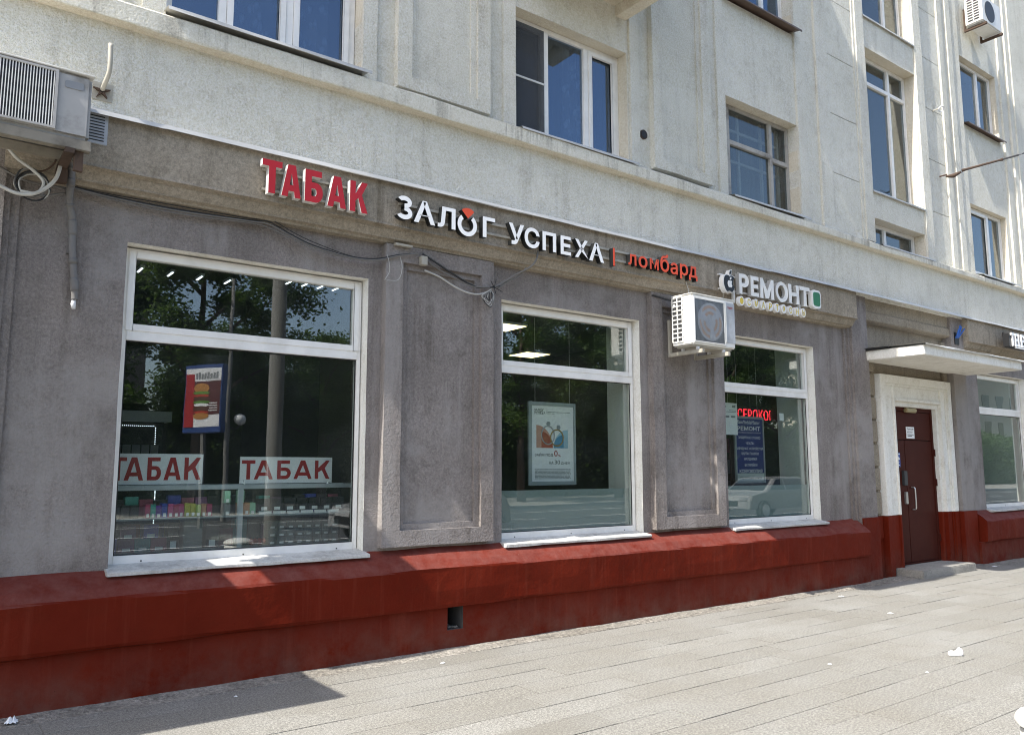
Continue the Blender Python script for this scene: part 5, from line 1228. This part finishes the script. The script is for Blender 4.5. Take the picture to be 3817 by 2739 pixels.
MB().box(5.52, 5.56, -8.86, -8.84, 1.2, 1.75).build('notice', 'paper', PL); MB().tube([(5.7, -9.0, 8.6), (7.2, -13, 8.9)], .03, 6).build('arm', 'metal_dark', PL)
LP = empty('street_lamp', (0, 0, 0), 'slim street lamp with two white globes mirrored in the first window', 'street lamp'); lathe([(.10, -.1), (.07, 4.2), (.06, 8.0)], 8.3, -20.5, 12).build('shaft', 'pole_concrete', LP, True)
for s in (-1, 1):
    MB().tube(spline([(8.3, -20.5, 3.0), (8.3+.25*s, -20.5, 2.9), (8.3+.4*s, -20.5, 3.05)], 5), .03, 6).build('arm', 'metal_dark', LP)
    lathe([(.05, 3.05), (.16, 3.12), (.19, 3.24), (.15, 3.36), (.02, 3.42)], 8.3+.4*s, -20.5, 12).build('globe', 'lamp_globe', LP, True)
BBd = empty('billboard', (6.35, -16.2, 0), 'blue framed street billboard with a burger picture, mirrored in the first window', 'billboard'); BBd.rotation_euler = (0, 0, math.radians(180+58))
MB().box(-.66, .66, -.1, .1, 2.55, 4.45).build('case', 'billboard_blue', BBd, bevel=.02); MB().box(-.6, .6, -.108, -.101, 2.72, 4.35).build('sheet', 'poster_white', BBd); MB().box(-.05, .05, -.05, .05, 0, 2.55).build('leg', 'pole_concrete', BBd)
MB().box(-.6, .6, -.113, -.109, 3.05, 4.0).build('print', 'billboard_dark', BBd); MB().box(.28, .6, -.117, -.1135, 2.72, 4.2).build('print', 'print_red', BBd)
for k in range(8): MB().box(-.50+k*.095, -.43+k*.095, -.113, -.109, 4.06, 4.24-.02*(k % 3)).build('print', 'print_grey', BBd)
for k in range(4): MB().box(-.52, -.25+.03*(k % 2), -.117, -.1135, 3.36-k*.07, 3.39-k*.07).build('print', 'print_white', BBd)
bx = .02
for nme, z, rx_, rz_, mt in (('burger_bun', 3.80, .27, .15, 'bun'), ('burger_leaf', 3.66, .30, .05, 'lettuce'), ('burger_slice', 3.58, .27, .045, 'tomato'), ('burger_patty', 3.49, .28, .07, 'patty'), ('burger_leaf', 3.40, .29, .04, 'lettuce'), ('burger_sauce', 3.32, .25, .05, 'poster_white'), ('burger_patty', 3.22, .28, .07, 'patty'), ('burger_slice', 3.12, .26, .04, 'tomato'), ('burger_bun', 3.02, .27, .09, 'bun')):
    mb = MB(); mb.disc(bx, z, rx_, rz_, -.124+.001*z, -.119+.0005*z, 20); mb.build(nme, mt, BBd)
def car(x, y, lab):
    o = empty('parked_car', (x, y, -.13), lab, 'car', 'cars parked behind the camera')
    side = [(0, .35), (.02, .62), (.10, .80), (.95, .93), (1.55, 1.36), (2.9, 1.42), (3.7, 1.30), (4.15, .98), (4.28, .75), (4.28, .35)]
    mb = MB(); W = .86; sec = []
    for t, (inn) in ((-1, .0), (-.92, 0), (.92, 0), (1, 0)):
        sec.append([(px+(.06 if abs(t) == 1 else 0)*(1 if px < 2 else -1)*(pz > .3), t*W*(1-.16*max(0, pz-.9)/.5), pz) for px, pz in side])
    n = len(side)
    for a, b in zip(sec, sec[1:]):
        for i in range(n): mb.quad(a[i], a[(i+1) % n], b[(i+1) % n], b[i])
    mb.poly(sec[0]); mb.poly(sec[-1]); mb.build('body', 'car_white', o, bevel=.02)
    for s in (-1, 1):
        f = lambda px, pz: (px, s*(W*(1-.16*max(0, pz-.9)/.5)+.008), pz)
        MB().poly([f(1.2, .98), f(2.0, .98), f(2.0, 1.34), f(1.62, 1.32)]).build('side_window', 'car_glass', o, recalc=False); MB().poly([f(2.08, .98), f(3.1, .98), f(3.1, 1.35), f(2.08, 1.35)]).build('side_window', 'car_glass', o, recalc=False); MB().poly([f(3.18, .98), f(3.85, 1.0), f(3.6, 1.27), f(3.18, 1.34)]).build('side_window', 'car_glass', o, recalc=False)
        MB().box(-.01, .10, s*.62-.14, s*.62+.14, .62, .74).build('headlight', 'silver', o, bevel=.02)
    MB().poly([(.99, -.74, .97), (.99, .74, .97), (1.52, .66, 1.34), (1.52, -.66, 1.34)]).build('windscreen', 'car_glass', o, recalc=False); MB().box(-.012, .03, -.4, .4, .45, .62).build('radiator_grille', 'black', o)
    for wx in (.78, 3.45):
        for s in (-1, 1):
            wh = MB(); wh.disc(wx, .32, .32, .32, s*.86-.1, s*.86+.1, 24); t = wh.build('wheel', 'tyre', o, bevel=.02); r = MB(); r.disc(wx, .32, .2, .2, s*.965-.012, s*.965+.012, 16); r.build('rim', 'silver', t)
car(8.05, -10.9, 'white car parked at the kerb, mirrored in the first window'); car(22.3, -11.2, 'white car parked at the kerb, mirrored in the third window')
FB = empty('cream_building', (0, 0, 0), 'cream building across the street mirrored in the window right of the door', 'building')
MB().box(96, 150, -60, -42, -.2, 15).build('wall', 'far_cream', FB); MB().box(95.5, 150.5, -60.5, -41.5, 15, 15.8).build('roof', 'far_roof', FB)
for r in range(3):
    for c in range(12): MB().box(98+c*4.2, 99.8+c*4.2, -42.0, -41.95, 2+r*3.6, 4.2+r*3.6).build('window', 'car_glass', FB)
FC = empty('brick_building', (0, 0, 0), 'dark brick building behind the trees mirrored in the first window', 'building')
MB().box(-14, 11, -60, -46, -.2, 18).build('wall', 'far_brick', FC); MB().box(-14.5, 11.5, -60.5, -45.5, 18, 18.6).build('roof', 'far_roof', FC)
for r in range(4):
    for c in range(6): MB().box(-12+c*3.8, -10.2+c*3.8, -46.0, -45.95, 2+r*3.8, 4.0+r*3.8).build('window', 'car_glass', FC)
